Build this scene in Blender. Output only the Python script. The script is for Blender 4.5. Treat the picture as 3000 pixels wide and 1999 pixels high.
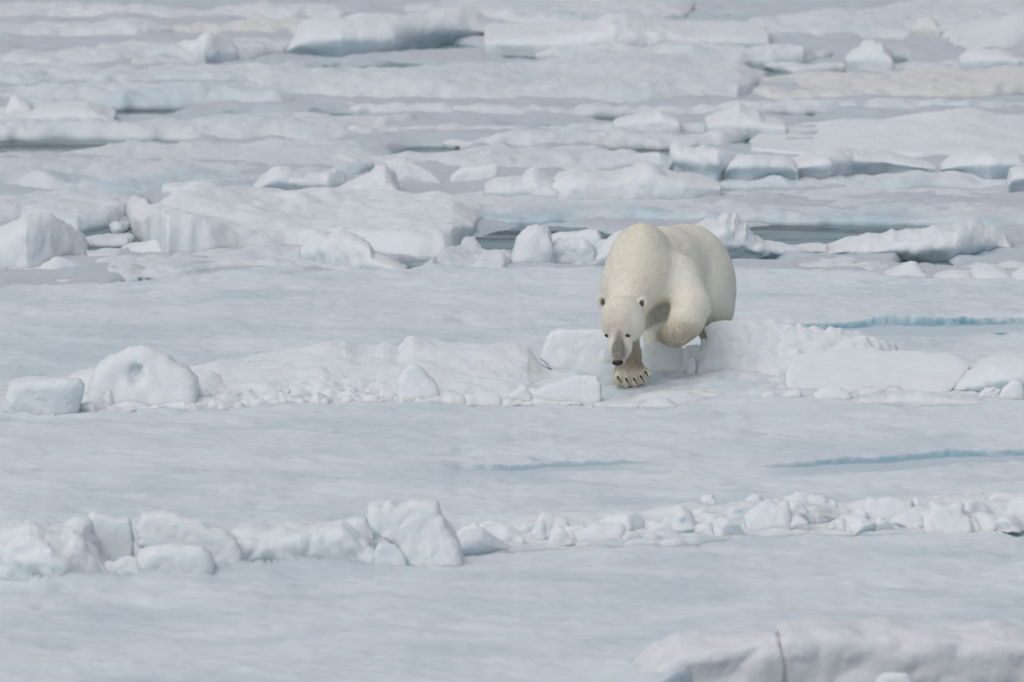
import bpy, math, random
import numpy as np
from mathutils import Vector
from mathutils.bvhtree import BVHTree

for o in list(bpy.data.objects):
    bpy.data.objects.remove(o)
S = bpy.context.scene
COL = S.collection

# ------------------------------------------------------------------ camera, light, exposure
PITCH = math.radians(6.0)
SLANT = 100.0
FPX = 37500.0                      # focal length in photo pixels (3000 wide): 450 mm on a 36 mm sensor
CAMH = SLANT * math.sin(PITCH)
CAM = np.array([0.0, 0.0, CAMH])
FW = np.array([0.0, math.cos(PITCH), -math.sin(PITCH)])
UP = np.array([0.0, math.sin(PITCH), math.cos(PITCH)])
RT = np.array([1.0, 0.0, 0.0])
cam_d = bpy.data.cameras.new("camera")
cam = bpy.data.objects.new("camera", cam_d)
COL.objects.link(cam)
cam.location = CAM
cam.rotation_euler = (math.pi / 2 - PITCH, 0, 0)
cam_d.sensor_width = 36.0
cam_d.lens = 450.0
cam_d.clip_start = 1.0
cam_d.clip_end = 20000.0
cam_d.dof.use_dof = True
cam_d.dof.focus_distance = 98.0
cam_d.dof.aperture_fstop = 3.9
S.camera = cam

SUN_EL, SUN_AZ = math.radians(58), math.radians(-140)   # azimuth from +Y (away from the camera) towards +X
world = bpy.data.worlds.new("World")
S.world = world
world.use_nodes = True
wn, wl = world.node_tree.nodes, world.node_tree.links
wn.clear()
sky = wn.new("ShaderNodeTexSky")
sky.sky_type = 'NISHITA'
sky.sun_disc = False
sky.sun_elevation = SUN_EL
sky.sun_rotation = SUN_AZ
sky.altitude = 0
sky.air_density = 1.0
sky.dust_density = 4.0
sky.ozone_density = 1.0
hs = wn.new("ShaderNodeHueSaturation")
hs.inputs["Saturation"].default_value = 0.55           # a closed cloud deck: the sky's colour is nearly grey
bg = wn.new("ShaderNodeBackground")
bg.inputs["Strength"].default_value = 0.10
wo = wn.new("ShaderNodeOutputWorld")
wl.new(sky.outputs[0], hs.inputs["Color"])
wl.new(hs.outputs[0], bg.inputs["Color"])
wl.new(bg.outputs[0], wo.inputs["Surface"])
sun_d = bpy.data.lights.new("sun", 'SUN')
sun_d.energy = 0.5
sun_d.angle = math.radians(90)
sun_d.color = (1.0, 0.985, 0.965)
sun = bpy.data.objects.new("sun", sun_d)
COL.objects.link(sun)
sd = Vector((math.cos(SUN_EL) * math.sin(SUN_AZ), math.cos(SUN_EL) * math.cos(SUN_AZ), math.sin(SUN_EL)))
sun.rotation_euler = sd.to_track_quat('Z', 'Y').to_euler()
sun.location = (0, 100, 60)
S.view_settings.view_transform = 'Standard'
S.view_settings.look = 'None'
S.view_settings.gamma = 1.0
S.view_settings.use_curve_mapping = False
S.view_settings.exposure = -0.08
S.cycles.use_denoising = True
S.cycles.max_bounces = 10
S.cycles.diffuse_bounces = 7
S.cycles.caustics_reflective = False
S.cycles.caustics_refractive = False

SEA = -0.13

# ------------------------------------------------------------------ helpers
def dir_of(px, py):
    px = np.asarray(px, float); py = np.asarray(py, float)
    return FW + np.multiply.outer((px - 1500.0) / FPX, RT) - np.multiply.outer((py - 999.5) / FPX, UP)

def at(px, py, z=0.0):
    """photo pixel -> the point where that line of sight meets the level z"""
    d = dir_of(px, py)
    t = (z - CAMH) / d[..., 2]
    return CAM + d * t[..., None]

def at_depth(px, py, Y):
    d = dir_of(px, py)
    t = np.asarray(Y) / d[..., 1]
    return CAM + d * t[..., None]

_rng = np.random.RandomState(7)
_perm = _rng.permutation(256)
_perm = np.concatenate([_perm, _perm, _perm])
_g = np.array([[1,1,0],[-1,1,0],[1,-1,0],[-1,-1,0],[1,0,1],[-1,0,1],[1,0,-1],[-1,0,-1],[0,1,1],[0,-1,1],[0,1,-1],[0,-1,-1],
               [1,1,0],[-1,1,0],[0,-1,1],[0,-1,-1]], float)

def noise(P):
    P = np.asarray(P, float)
    i = np.floor(P).astype(np.int64)
    f = P - i
    i &= 255
    u = f * f * f * (f * (f * 6 - 15) + 10)
    out = 0.0
    for dx in (0, 1):
        wx = u[..., 0] if dx else 1 - u[..., 0]
        a = _perm[i[..., 0] + dx]
        for dy in (0, 1):
            wy = u[..., 1] if dy else 1 - u[..., 1]
            b = _perm[a + i[..., 1] + dy]
            for dz in (0, 1):
                wz = u[..., 2] if dz else 1 - u[..., 2]
                g = _g[_perm[b + i[..., 2] + dz] & 15]
                out = out + wx * wy * wz * (g[..., 0] * (f[..., 0] - dx) + g[..., 1] * (f[..., 1] - dy) + g[..., 2] * (f[..., 2] - dz))
    return out

def fbm(P, oct=4, gain=0.5):
    a, s, out = 1.0, 1.0, 0.0
    for k in range(oct):
        out = out + a * noise(P * s + 17.3 * k)
        a *= gain; s *= 2.03
    return out

def billow(P, oct=3, gain=0.5):
    a, s, out = 1.0, 1.0, 0.0
    for k in range(oct):
        out = out + a * (np.abs(noise(P * s + 9.1 * k)) * 2 - 0.45)
        a *= gain; s *= 2.1
    return out

def sst(a, b, x):
    t = np.clip((x - a) / (b - a), 0, 1)
    return t * t * (3 - 2 * t)

def mesh_of(name, V, Q, mat, attrs=None, smooth=True):
    V = np.ascontiguousarray(V, dtype=np.float32).reshape(-1, 3)
    Q = np.ascontiguousarray(Q, dtype=np.int32)
    k = Q.shape[1]
    me = bpy.data.meshes.new(name)
    me.vertices.add(len(V)); me.vertices.foreach_set("co", V.ravel())
    me.loops.add(Q.size); me.loops.foreach_set("vertex_index", Q.ravel())
    me.polygons.add(len(Q))
    me.polygons.foreach_set("loop_start", np.arange(0, Q.size, k, dtype=np.int32))
    me.polygons.foreach_set("loop_total", np.full(len(Q), k, dtype=np.int32))
    me.polygons.foreach_set("use_smooth", np.full(len(Q), smooth, dtype=bool))
    for an, (typ, data) in (attrs or {}).items():
        a = me.attributes.new(an, typ, 'POINT')
        a.data.foreach_set("color" if typ == 'FLOAT_COLOR' else "value", np.ascontiguousarray(data, dtype=np.float32).ravel())
    me.update(calc_edges=True)
    me.validate()
    if mat: me.materials.append(mat)
    return me

def link(name, me, parent=None):
    o = bpy.data.objects.new(name, me)
    COL.objects.link(o)
    if parent: o.parent = parent
    return o

def tag(o, label=None, cat=None, group=None, kind=None):
    if label: o['label'] = label
    if cat: o['category'] = cat
    if group: o['group'] = group
    if kind: o['kind'] = kind
    return o

def center_obj(name, V, Q, mat, attrs=None):
    """one mesh object whose origin stands at the foot of its shape"""
    V = np.asarray(V, float).reshape(-1, 3)
    c = np.array([(V[:, 0].min() + V[:, 0].max()) / 2, (V[:, 1].min() + V[:, 1].max()) / 2, max(V[:, 2].min(), SEA)])
    o = link(name, mesh_of(name, V - c, Q, mat, attrs))
    o.location = c
    return o

def grid_quads(nu, nv):
    a = np.arange(nu * nv).reshape(nu, nv)
    return np.stack([a[:-1, :-1], a[1:, :-1], a[1:, 1:], a[:-1, 1:]], -1).reshape(-1, 4)

def grid_normals(P):
    du = np.gradient(P, axis=0); dv = np.gradient(P, axis=1)
    n = np.cross(du, dv)
    return n / (np.linalg.norm(n, axis=-1, keepdims=True) + 1e-9)

def surface_nets(F, org, h):
    Sg = F < 0
    nx, ny, nz = F.shape
    c = np.zeros((nx - 1, ny - 1, nz - 1), np.int8)
    for a in (0, 1):
        for b in (0, 1):
            for d in (0, 1):
                c += Sg[a:nx - 1 + a, b:ny - 1 + b, d:nz - 1 + d]
    I = np.argwhere((c > 0) & (c < 8))
    idx = np.full(c.shape, -1, np.int64)
    idx[I[:, 0], I[:, 1], I[:, 2]] = np.arange(len(I))
    acc = np.zeros((len(I), 3)); cnt = np.zeros(len(I))
    for ax in range(3):
        o1, o2 = [x for x in range(3) if x != ax]
        for a in (0, 1):
            for b in (0, 1):
                p = I.copy(); p[:, o1] += a; p[:, o2] += b
                q = p.copy(); q[:, ax] += 1
                fp = F[p[:, 0], p[:, 1], p[:, 2]]; fq = F[q[:, 0], q[:, 1], q[:, 2]]
                m = (fp < 0) != (fq < 0)
                t = np.where(m, fp / np.where(m, fp - fq, 1), 0)
                pt = p.astype(float); pt[:, ax] += t
                acc[m] += pt[m]; cnt[m] += 1
    V = acc / cnt[:, None] * h + org
    Qs = []
    for ax in range(3):
        o1, o2 = (ax + 1) % 3, (ax + 2) % 3
        A = np.moveaxis(Sg, (ax, o1, o2), (0, 1, 2))
        J = np.moveaxis(idx, (ax, o1, o2), (0, 1, 2))
        e = A[:-1] != A[1:]
        E = np.argwhere(e[:, 1:-1, 1:-1]) + np.array([0, 1, 1])
        q = np.stack([J[E[:, 0], E[:, 1] - 1, E[:, 2] - 1], J[E[:, 0], E[:, 1], E[:, 2] - 1],
                      J[E[:, 0], E[:, 1], E[:, 2]], J[E[:, 0], E[:, 1] - 1, E[:, 2]]], -1)
        flip = ~A[:-1][E[:, 0], E[:, 1], E[:, 2]]
        q[flip] = q[flip][:, ::-1]
        Qs.append(q)
    Q = np.concatenate(Qs)
    A, B, C = V[Q[:, 0]], V[Q[:, 1]], V[Q[:, 2]]
    if np.einsum('ij,ij->i', A - V.mean(0), np.cross(B - A, C - A)).sum() < 0: Q = Q[:, ::-1]
    return V, Q

# ------------------------------------------------------------------ materials
def N(nt, t, **kw):
    n = nt.nodes.new(t)
    for k, v in kw.items(): setattr(n, k, v)
    return n

def mix_rgb(nt, fac, a, b):
    m = N(nt, "ShaderNodeMix", data_type='RGBA')
    for s, v in ((0, fac), (6, a), (7, b)):
        if hasattr(v, "links") or hasattr(v, "is_linked"): nt.links.new(v, m.inputs[s])
        else: m.inputs[s].default_value = v
    return m.outputs[2]

def ramp(nt, src, lo, hi, a=0.0, b=1.0):
    m = N(nt, "ShaderNodeMapRange", interpolation_type='SMOOTHSTEP')
    nt.links.new(src, m.inputs[0])
    m.inputs[1].default_value, m.inputs[2].default_value, m.inputs[3].default_value, m.inputs[4].default_value = lo, hi, a, b
    return m.outputs[0]

def math_n(nt, op, a, b):
    m = N(nt, "ShaderNodeMath", operation=op)
    for s, v in ((0, a), (1, b)):
        if hasattr(v, "is_linked"): nt.links.new(v, m.inputs[s])
        else: m.inputs[s].default_value = v
    return m.outputs[0]

def noise_n(nt, vec, scale, detail=4, rough=0.55):
    n = N(nt, "ShaderNodeTexNoise")
    n.inputs["Scale"].default_value = scale; n.inputs["Detail"].default_value = detail; n.inputs["Roughness"].default_value = rough
    if vec is not None: nt.links.new(vec, n.inputs["Vector"])
    return n.outputs["Fac"]

def snow_material(name, snow, ice, wet_amount, grain=0.006, wet_scale=0.55, sss=0.08):
    """granular snow over blue-grey ice: snow lies where the face looks up, bare ice shows on steep and hanging faces"""
    m = bpy.data.materials.new(name); m.use_nodes = True
    nt = m.node_tree; nt.nodes.clear()
    out = N(nt, "ShaderNodeOutputMaterial"); p = N(nt, "ShaderNodeBsdfPrincipled")
    nt.links.new(p.outputs[0], out.inputs[0])
    geo = N(nt, "ShaderNodeNewGeometry")
    pos = geo.outputs["Position"]
    sep = N(nt, "ShaderNodeSeparateXYZ"); nt.links.new(geo.outputs["Normal"], sep.inputs[0])
    n_big = noise_n(nt, pos, wet_scale, 5, 0.6)
    n_mid = noise_n(nt, pos, 3.1, 5, 0.6)
    n_fin = noise_n(nt, pos, 17.0, 4, 0.6)
    dirty = (snow[0] * 0.93, snow[1] * 0.92, snow[2] * 0.88, 1)
    c = mix_rgb(nt, ramp(nt, n_mid, 0.50, 0.75, 0, 0.7), (*snow, 1), dirty)
    # bare ice on steep faces
    steep = math_n(nt, 'ADD', sep.outputs[2], math_n(nt, 'MULTIPLY', math_n(nt, 'SUBTRACT', n_mid, 0.5), 0.9))
    c = mix_rgb(nt, ramp(nt, steep, -0.65, 0.35, 0.65, 0.0), c, (*ice, 1))
    # soaked snow, pond ice, and the dark blue that also paints pond-edge shade
    a_m = N(nt, "ShaderNodeAttribute", attribute_name="melt")
    a_d = N(nt, "ShaderNodeAttribute", attribute_name="deep_and_shade")
    wet = math_n(nt, 'MULTIPLY', ramp(nt, n_big, 0.46, 0.66), wet_amount)
    wet = math_n(nt, 'MAXIMUM', wet, a_m.outputs["Fac"])
    c = mix_rgb(nt, wet, c, (0.56, 0.675, 0.735, 1))
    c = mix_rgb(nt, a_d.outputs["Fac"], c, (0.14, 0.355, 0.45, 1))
    nt.links.new(c, p.inputs["Base Color"])
    r = math_n(nt, 'SUBTRACT', 0.75, math_n(nt, 'MULTIPLY', wet, 0.25))
    nt.links.new(r, p.inputs["Roughness"])
    p.inputs["Specular IOR Level"].default_value = 0.25
    p.subsurface_method = 'RANDOM_WALK'
    p.inputs["Subsurface Weight"].default_value = 0.7
    p.inputs["Subsurface Radius"].default_value = (0.8, 0.92, 1.0)
    p.inputs["Subsurface Scale"].default_value = sss
    b = N(nt, "ShaderNodeBump"); b.inputs["Strength"].default_value = 0.7; b.inputs["Distance"].default_value = grain
    hgt = math_n(nt, 'ADD', n_fin, math_n(nt, 'MULTIPLY', noise_n(nt, pos, 60.0, 3, 0.6), 0.4))
    nt.links.new(hgt, b.inputs["Height"]); nt.links.new(b.outputs[0], p.inputs["Normal"])
    return m

SNOW = (0.745, 0.808, 0.850)
ICE = (0.56, 0.655, 0.69)
M_GROUND = snow_material("wet_snow", SNOW, (0.50, 0.62, 0.67), 0.60, grain=0.007)
M_BLOCK = snow_material("block_snow", (0.805, 0.845, 0.875), ICE, 0.10, wet_scale=1.6)
M_FLOE = snow_material("floe_snow", (0.725, 0.77, 0.81), (0.54, 0.60, 0.65), 0.35, wet_scale=0.8)
M_PACK = snow_material("slush", (0.56, 0.60, 0.655), (0.38, 0.45, 0.50), 0.55, wet_scale=0.5)
M_STAIN = snow_material("stained_snow", (0.735, 0.75, 0.735), (0.55, 0.58, 0.57), 0.1, wet_scale=0.8)
M_CLIFF = snow_material("cliff_ice", (0.78, 0.79, 0.82), (0.55, 0.62, 0.68), 0.2, wet_scale=1.6)

def water_material():
    m = bpy.data.materials.new("sea_water"); m.use_nodes = True
    nt = m.node_tree; nt.nodes.clear()
    out = N(nt, "ShaderNodeOutputMaterial"); p = N(nt, "ShaderNodeBsdfPrincipled")
    nt.links.new(p.outputs[0], out.inputs[0])
    pos = N(nt, "ShaderNodeNewGeometry").outputs["Position"]
    mp = N(nt, "ShaderNodeMapping"); mp.inputs["Scale"].default_value = (0.35, 1.2, 1)
    nt.links.new(pos, mp.inputs["Vector"])
    n1 = noise_n(nt, mp.outputs[0], 1.6, 6, 0.65)
    c = mix_rgb(nt, ramp(nt, n1, 0.37, 0.56), (0.016, 0.030, 0.038, 1), (0.25, 0.36, 0.395, 1))
    nt.links.new(c, p.inputs["Base Color"])
    p.inputs["Roughness"].default_value = 0.25
    p.inputs["IOR"].default_value = 1.33
    b = N(nt, "ShaderNodeBump"); b.inputs["Strength"].default_value = 0.6; b.inputs["Distance"].default_value = 0.03
    nt.links.new(noise_n(nt, pos, 7.0, 3, 0.5), b.inputs["Height"]); nt.links.new(b.outputs[0], p.inputs["Normal"])
    return m
M_WATER = water_material()

# ------------------------------------------------------------------ shape builders for ice
def poly_at(pl, x):
    pl = np.asarray(pl, float)
    return np.interp(x, pl[:, 0], pl[:, 1])

def resample(pl, n):
    pl = np.asarray(pl, float)
    s = np.concatenate([[0], np.cumsum(np.hypot(*np.diff(pl, axis=0).T))])
    t = np.linspace(0, s[-1], n)
    return np.interp(t, s, pl[:, 0]), np.interp(t, s, pl[:, 1])

PROFILES = {
    'cliff': ([(0.0, -.45), (0.0, 0), (.012, .25), (.03, .50), (.045, .74), (.075, .92), (.14, 1), (.24, 1.0), (.5, .96), (.8, .70), (.95, .3), (1, 0), (1, -.45)], .18),
    'round': ([(0.0, -.45), (0.0, 0), (.03, .30), (.10, .60), (.22, .86), (.40, 1), (.60, .97), (.80, .74), (.93, .40), (1, 0), (1, -.45)], .42),
    'steep': ([(0.0, -.45), (0.0, 0), (.01, .40), (.04, .72), (.11, .92), (.26, 1), (.5, .95), (.8, .62), (.95, .25), (1, 0), (1, -.45)], .26),
    'under': ([(.10, -.45), (.08, 0), (.05, .16), (.01, .36), (.0, .52), (.04, .80), (.20, 1), (.5, .97), (.8, .70), (.95, .3), (1, 0), (1, -.45)], .22),
    'ramp': ([(0.0, -.45), (0.0, 0), (.02, .20), (.10, .40), (.35, .66), (.62, .92), (.78, 1), (.88, .88), (.96, .45), (1, 0), (1, -.45)], .78),
    'apron': ([(0.0, -.45), (0.0, 0), (.06, .12), (.22, .28), (.45, .55), (.68, .90), (.80, 1), (.90, .85), (.97, .4), (1, 0), (1, -.45)], .80),
}

def mound(name, label, top, base, depth, prof='round', z0=0.0, amp=0.035, freq=5.0, seed=0, mat=None, cat=None, group=None,
          nv=44, step=3.2, melt=None, low=0.0):
    """a body of snow: seen outline (top), foot line (base), real depth; its height follows from them"""
    x0, x1 = top[0][0], top[-1][0]
    top = np.asarray([(x0 - 3, poly_at(base, x0) + 4)] + list(top) + [(x1 + 3, poly_at(base, x1) + 4)], float)
    L = np.sum(np.hypot(*np.diff(top, axis=0).T))
    nu = int(np.clip(L / step, 14, 420))
    tx, ty = resample(top, nu)
    by = poly_at(base, tx)
    B = at(tx, by, z0)
    mpp = B[:, 1] / FPX
    hp = np.maximum(by - ty, 0.0) * mpp
    href = max(np.percentile(hp, 75) * 0.6, 1e-3)
    dep = depth * np.clip(hp / href, 0.0, 1.0) ** 0.5 + 0.01
    pr, c = PROFILES[prof]
    pr = np.array(pr)
    Tc = at_depth(tx, ty, B[:, 1] + c * dep)
    H = np.maximum(Tc[:, 2] - z0, 0.004)
    def blur(v, w):
        for _ in range(3):
            k = np.ones(2 * w + 1) / (2 * w + 1)
            v = np.convolve(np.pad(v, w, mode='edge'), k, 'valid')
        return v
    wv = max(1, min(12, nu // 14))
    Hs = np.minimum(blur(H, wv), H * 2.0)
    dep = np.minimum(blur(dep, max(1, wv // 2)), dep * 1.6)
    if prof == 'under' and dep.max() > 1.2:      # the hollow under the edge has a fixed depth
        w = pr[:, 1] < .5
        pr[:4][w[:4], 0] *= 1.2 / dep.max()
    s = np.concatenate([[0], np.cumsum(np.hypot(*np.diff(pr, axis=0).T))]); s /= s[-1]
    t = np.linspace(0, 1, nv)
    yy, zz = np.interp(t, s, pr[:, 0]), np.interp(t, s, pr[:, 1])
    for _ in range(2):
        yy[1:-1] = (yy[:-2] + 2 * yy[1:-1] + yy[2:]) / 4; zz[1:-1] = (zz[:-2] + 2 * zz[1:-1] + zz[2:]) / 4
    zf = np.clip(zz, 0, 1)
    P = np.empty((nu, nv, 3))
    P[..., 0] = B[:, None, 0] * (1 - zf) + Tc[:, None, 0] * zf
    P[..., 1] = B[:, None, 1] + dep[:, None] * yy
    shp = sst(0.45, 0.95, zz)[None, :]
    P[..., 2] = z0 + np.where(zz < 0, zz * 0.28, (Hs[:, None] * (1 - shp) + H[:, None] * shp) * zz)
    n = -grid_normals(P)
    if n[nu // 2, nv // 2, 2] < 0: n = -n
    k = np.clip(H / 0.16, 0.15, 1)[:, None]
    off = np.array([seed * 3.7, seed * 1.3, seed * 5.1])
    dsp = amp * k * (0.55 * billow(P * freq + off, 2, 0.4) + 0.9 * fbm(P * freq * 0.5 + off, 2)) + 0.004 * fbm(P * 22 + off, 3)
    if low:
        w = np.exp(-(yy / .33) ** 2)[None, :] * np.clip(0.7 + fbm(P * 1.1 + off + 5, 2), 0.1, 1.4)
        dsp = dsp + low * k * w * (billow(P * 5.2 + off + 2, 2, .45) + 0.5 * fbm(P * 9 + off, 2))
    P = P + n * dsp[..., None]
    attrs = None
    if melt is not None:
        lon = sst(0.35, 0.0, zz)[None, :] * np.ones((nu, 1)) * np.clip(0.5 + 1.2 * fbm(P * 3.0 + off, 2), 0, 1)
        attrs = {"melt": ('FLOAT', np.clip(lon * melt, 0, 1))}
    o = center_obj(name, P, grid_quads(nu, nv)[:, ::-1], mat or M_BLOCK, attrs)
    fix_normals(o.data)
    return tag(o, label, cat or name.replace('_', ' '), group)

def fix_normals(me):
    """make the upper side face up"""
    nrm = np.empty(len(me.polygons) * 3, np.float32); me.polygons.foreach_get("normal", nrm)
    ar = np.empty(len(me.polygons), np.float32); me.polygons.foreach_get("area", ar)
    nz = nrm.reshape(-1, 3)[:, 2] * ar
    if nz.sum() < 0: me.flip_normals()

def floe(name, label, back, front, thick, z0=None, amp=0.03, freq=2.6, seed=0, mat=None, cat="ice floe", group=None, nv=46,
         step=4.0, rag=0.16, wetfront=0.0, slump=4.2, tk=0.6):
    """a flat piece of floating ice: seen far edge (back), seen waterline of the near edge (front), thickness above it"""
    z0 = SEA + 0.03 if z0 is None else z0
    x0 = max(back[0][0], front[0][0]); x1 = min(back[-1][0], front[-1][0])
    nu = int(np.clip((x1 - x0) / step, 14, 420))
    x = np.linspace(x0, x1, nu)
    yb, yf = poly_at(back, x), poly_at(front, x)
    e = np.minimum(x - x0, x1 - x)
    endk = np.clip(e / np.clip(0.12 * (x1 - x0), 20, 90), 0, 1) ** 0.6
    thick = np.array(thick) * tk
    th = (np.interp(np.linspace(0, 1, nu), np.linspace(0, 1, len(thick)), thick) if thick.ndim else np.full(nu, thick)) * (0.03 + 0.97 * endk)
    F = at(x, yf, z0)
    Bk = np.stack([at(x[i], yb[i], z0 + th[i]) for i in range(nu)])
    off = np.array([seed * 2.9, seed * 4.3, seed * 1.7])
    q = np.stack([F[:, 0], np.full(nu, seed * 1.0), np.zeros(nu)], -1)
    Yf = F[:, 1] + rag * (1.6 * noise(q * 1.1 + off) + noise(q * 2.3 + off) + 0.35 * noise(q * 6.1 + off))
    dep = np.maximum(Bk[:, 1] - Yf, 0.25) * (0.35 + 0.65 * endk)
    Yf = Bk[:, 1] - dep
    # rounded, slumped near edge; flat top; far edge
    ns = 16
    tq = np.linspace(0, 1, ns)
    fd = np.clip(slump * th.mean() / max(dep.mean(), 0.3), 0.02, 0.6)
    yy = np.concatenate([[0.0], fd * tq ** 1.5, np.linspace(fd, 0.985, nv - ns - 4)[1:], [0.99, 0.996, 1.0, 1.0]])
    zz = np.concatenate([[-0.9], np.sin(tq * np.pi / 2) ** 1.1, np.ones(nv - ns - 4 - 1), [0.97, 0.85, 0.4, -0.9]])
    nv = len(yy)
    P = np.zeros((nu, nv, 3))
    P[..., 1] = Yf[:, None] + dep[:, None] * yy
    P[..., 0] = F[:, None, 0] + (Bk[:, None, 0] - F[:, None, 0]) * yy
    topm = np.clip(zz, 0, 1)[None, :] * np.ones((nu, 1))
    f = P * np.array([1, 0.6, 1])
    lump = amp * (1.3 * fbm(f * freq * 0.45 + off, 3) + 0.5 * billow(f * freq + off, 2, .4))
    tv = 1 + 0.5 * fbm(P * np.array([.8, .5, 1]) + off + 3, 2)
    P[..., 2] = z0 + zz * th[:, None] * np.where(zz > 0, tv, 1)
    edge = 1 + 0.8 * np.exp(-yy * dep[:, None] / 0.35)
    P[..., 2] += topm * lump * edge * np.clip(endk, .3, 1)[:, None]
    nn = grid_normals(P)
    if nn[nu // 2, nv // 2, 2] < 0: nn = -nn
    fr_w = np.exp(-((yy - fd * .6) * dep[:, None] / 0.30) ** 2)
    P = P + nn * ((0.012 * fr_w + 0.005) * (fbm(P * 3.5 + off, 3) + 0.4 * billow(P * 6 + off, 2)) + 0.016 * topm * (billow(f * np.array([3.2, 4.5, 3]) + off, 2, .45) + .6 * fbm(f * 7 + off, 2)))[..., None]
    attrs = None
    if wetfront > 0:
        w = wetfront * np.exp(-((yy * dep[:, None]) / (0.45 * dep.mean() + 0.05)) ** 2) * np.clip(0.55 + 1.5 * fbm(f * 1.5 + off, 3), 0, 1)
        attrs = {"melt": ('FLOAT', np.clip(w, 0, 1))}
    o = center_obj(name, P, grid_quads(nu, nv), mat or M_FLOE, attrs)
    fix_normals(o.data)
    return tag(o, label, cat, group)

def poly_sdf(px, pz, poly):
    d = np.full(px.shape, 1e9); ins = np.zeros(px.shape, bool)
    n = len(poly)
    for i in range(n):
        ax, az = poly[i]; bx, bz = poly[(i + 1) % n]
        ex, ez = bx - ax, bz - az
        wx, wz = px - ax, pz - az
        t = np.clip((wx * ex + wz * ez) / (ex * ex + ez * ez + 1e-12), 0, 1)
        d = np.minimum(d, (wx - ex * t) ** 2 + (wz - ez * t) ** 2)
        c = ((az > pz) != (bz > pz)) & (px < ex * (pz - az) / (ez if abs(ez) > 1e-12 else 1e-12) + ax)
        ins ^= c
    d = np.sqrt(d)
    return np.where(ins, -d, d)

def smax(a, b, k):
    h = np.clip(0.5 - 0.5 * (b - a) / k, 0, 1)
    return b * (1 - h) + a * h + k * h * (1 - h)

def smin(a, b, k):
    return -smax(-a, -b, k)

def block(name, label, poly, depth, by=None, z0=0.0, rnd=0.03, lean=0.12, taper=0.45, yaw=0.0, amp=0.012, freq=7.0, seed=0, cuts=3,
          cav=(), mat=None, cat=None, group=None, h=0.0095, sink=0.10, melt=0.0):
    """a broken block of ice with its seen outline, its own depth, rounded edges, chipped corners and hollows"""
    poly = np.asarray(poly, float)
    pb = poly[:, 1].max() if by is None else by
    Y0 = float(at(poly[:, 0].mean(), pb, z0)[1])
    W = at_depth(poly[:, 0], poly[:, 1], np.full(len(poly), Y0 + 0.35 * depth))
    pz = W[:, [0, 2]].copy()
    if sink:
        low = pz[:, 1] < pz[:, 1].min() + 0.25 * (pz[:, 1].max() - pz[:, 1].min())
        pz[low, 1] -= sink
    mn, mx = pz.min(0) - 0.05, pz.max(0) + 0.05
    if (mx[0] - mn[0]) > 0.9: h = 0.0125
    xs = np.arange(mn[0], mx[0], h); ys = np.arange(Y0 - 0.10, Y0 + depth + 0.10, h * 1.15); zs = np.arange(mn[1], mx[1], h)
    X, Y, Z = np.meshgrid(xs, ys * 1.0, zs, indexing='ij')
    d2 = poly_sdf(X[:, 0, :], Z[:, 0, :], pz)[:, None, :]
    Ht = pz[:, 1].max() - pz[:, 1].min()
    zr = (Z - pz[:, 1].min()) / Ht
    xc = pz[:, 0].mean()
    yf = Y0 + lean * zr * depth + yaw * (X - xc)
    ybk = Y0 + depth * (1 - taper * zr) + yaw * (X - xc)
    dy = np.abs(Y - (yf + ybk) / 2) - (ybk - yf) / 2
    a, b = d2 + rnd, dy + rnd
    F = np.sqrt(np.maximum(a, 0) ** 2 + np.maximum(b, 0) ** 2) + np.minimum(np.maximum(a, b), 0) - rnd
    r = np.random.RandomState(seed + 11)
    ctr = np.array([xc, Y0 + depth * 0.5, pz[:, 1].mean()])
    hw = np.array([(mx[0] - mn[0]) / 2, depth / 2, Ht / 2])
    for k in range(cuts):
        n = np.array([r.uniform(-1, 1), r.uniform(-1, -0.2), r.uniform(-0.15, 0.8)]); n /= np.linalg.norm(n)
        ext = np.sum(np.abs(n) * hw) * r.uniform(0.66, 0.85)
        F = smax(F, (X - ctr[0]) * n[0] + (Y - ctr[1]) * n[1] + (Z - ctr[2]) * n[2] - ext, 0.035)
    for (cx, cy, cd, rx, rz, ry) in cav:       # hollow: pixel centre, depth share, radii in m
        c = at_depth(cx, cy, Y0 + cd * depth)
        e = np.sqrt(((X - c[0]) / rx) ** 2 + ((Y - c[1]) / ry) ** 2 + ((Z - c[2]) / rz) ** 2)
        F = smax(F, -(e - 1) * min(rx, rz, ry), 0.03)
    Pn = np.stack([X, Y, Z], -1)
    near = np.abs(F) < 0.07
    q = Pn[near] + seed * 2.17
    F[near] -= amp * (1.0 * billow(q * freq, 2) + 0.9 * fbm(q * freq * 0.5, 2)) + 0.0035 * fbm(q * 30, 2)
    F[0], F[-1], F[:, 0], F[:, -1], F[:, :, 0], F[:, :, -1] = 1, 1, 1, 1, 1, 1
    V, Q = surface_nets(F, np.array([xs[0], ys[0], zs[0]]), np.array([h, h * 1.15, h]))
    attrs = None
    if melt:
        zr = (V[:, 2] - pz[:, 1].min()) / Ht
        attrs = {"melt": ('FLOAT', np.clip(melt * (0.4 + 1.6 * fbm(V * 4 + seed, 2)), 0, 1))}
    o = center_obj(name, V, Q, mat or M_BLOCK, attrs)
    return tag(o, label, cat or name.replace('_', ' '), group)

# ------------------------------------------------------------------ the sea and the ice sheet
def sheet_axis(lo, hi, step, out, ostep):
    a = np.arange(lo, hi, step)
    return np.concatenate([np.arange(lo - out, lo, ostep), a, np.arange(hi, hi + out, ostep)])

xs = np.array([-3000, -60, -12, 12, 60, 3000.0]); ys_ = np.array([20, 76, 108, 140, 400, 9000.0])
Pw = np.stack(np.meshgrid(xs, ys_, indexing='ij') + [np.full((6, 6), SEA)], -1)
sea = link("sea", mesh_of("sea", Pw, grid_quads(6, 6), M_WATER)); tag(sea, "dark teal sea water in the leads between the floes", kind='structure')

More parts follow.
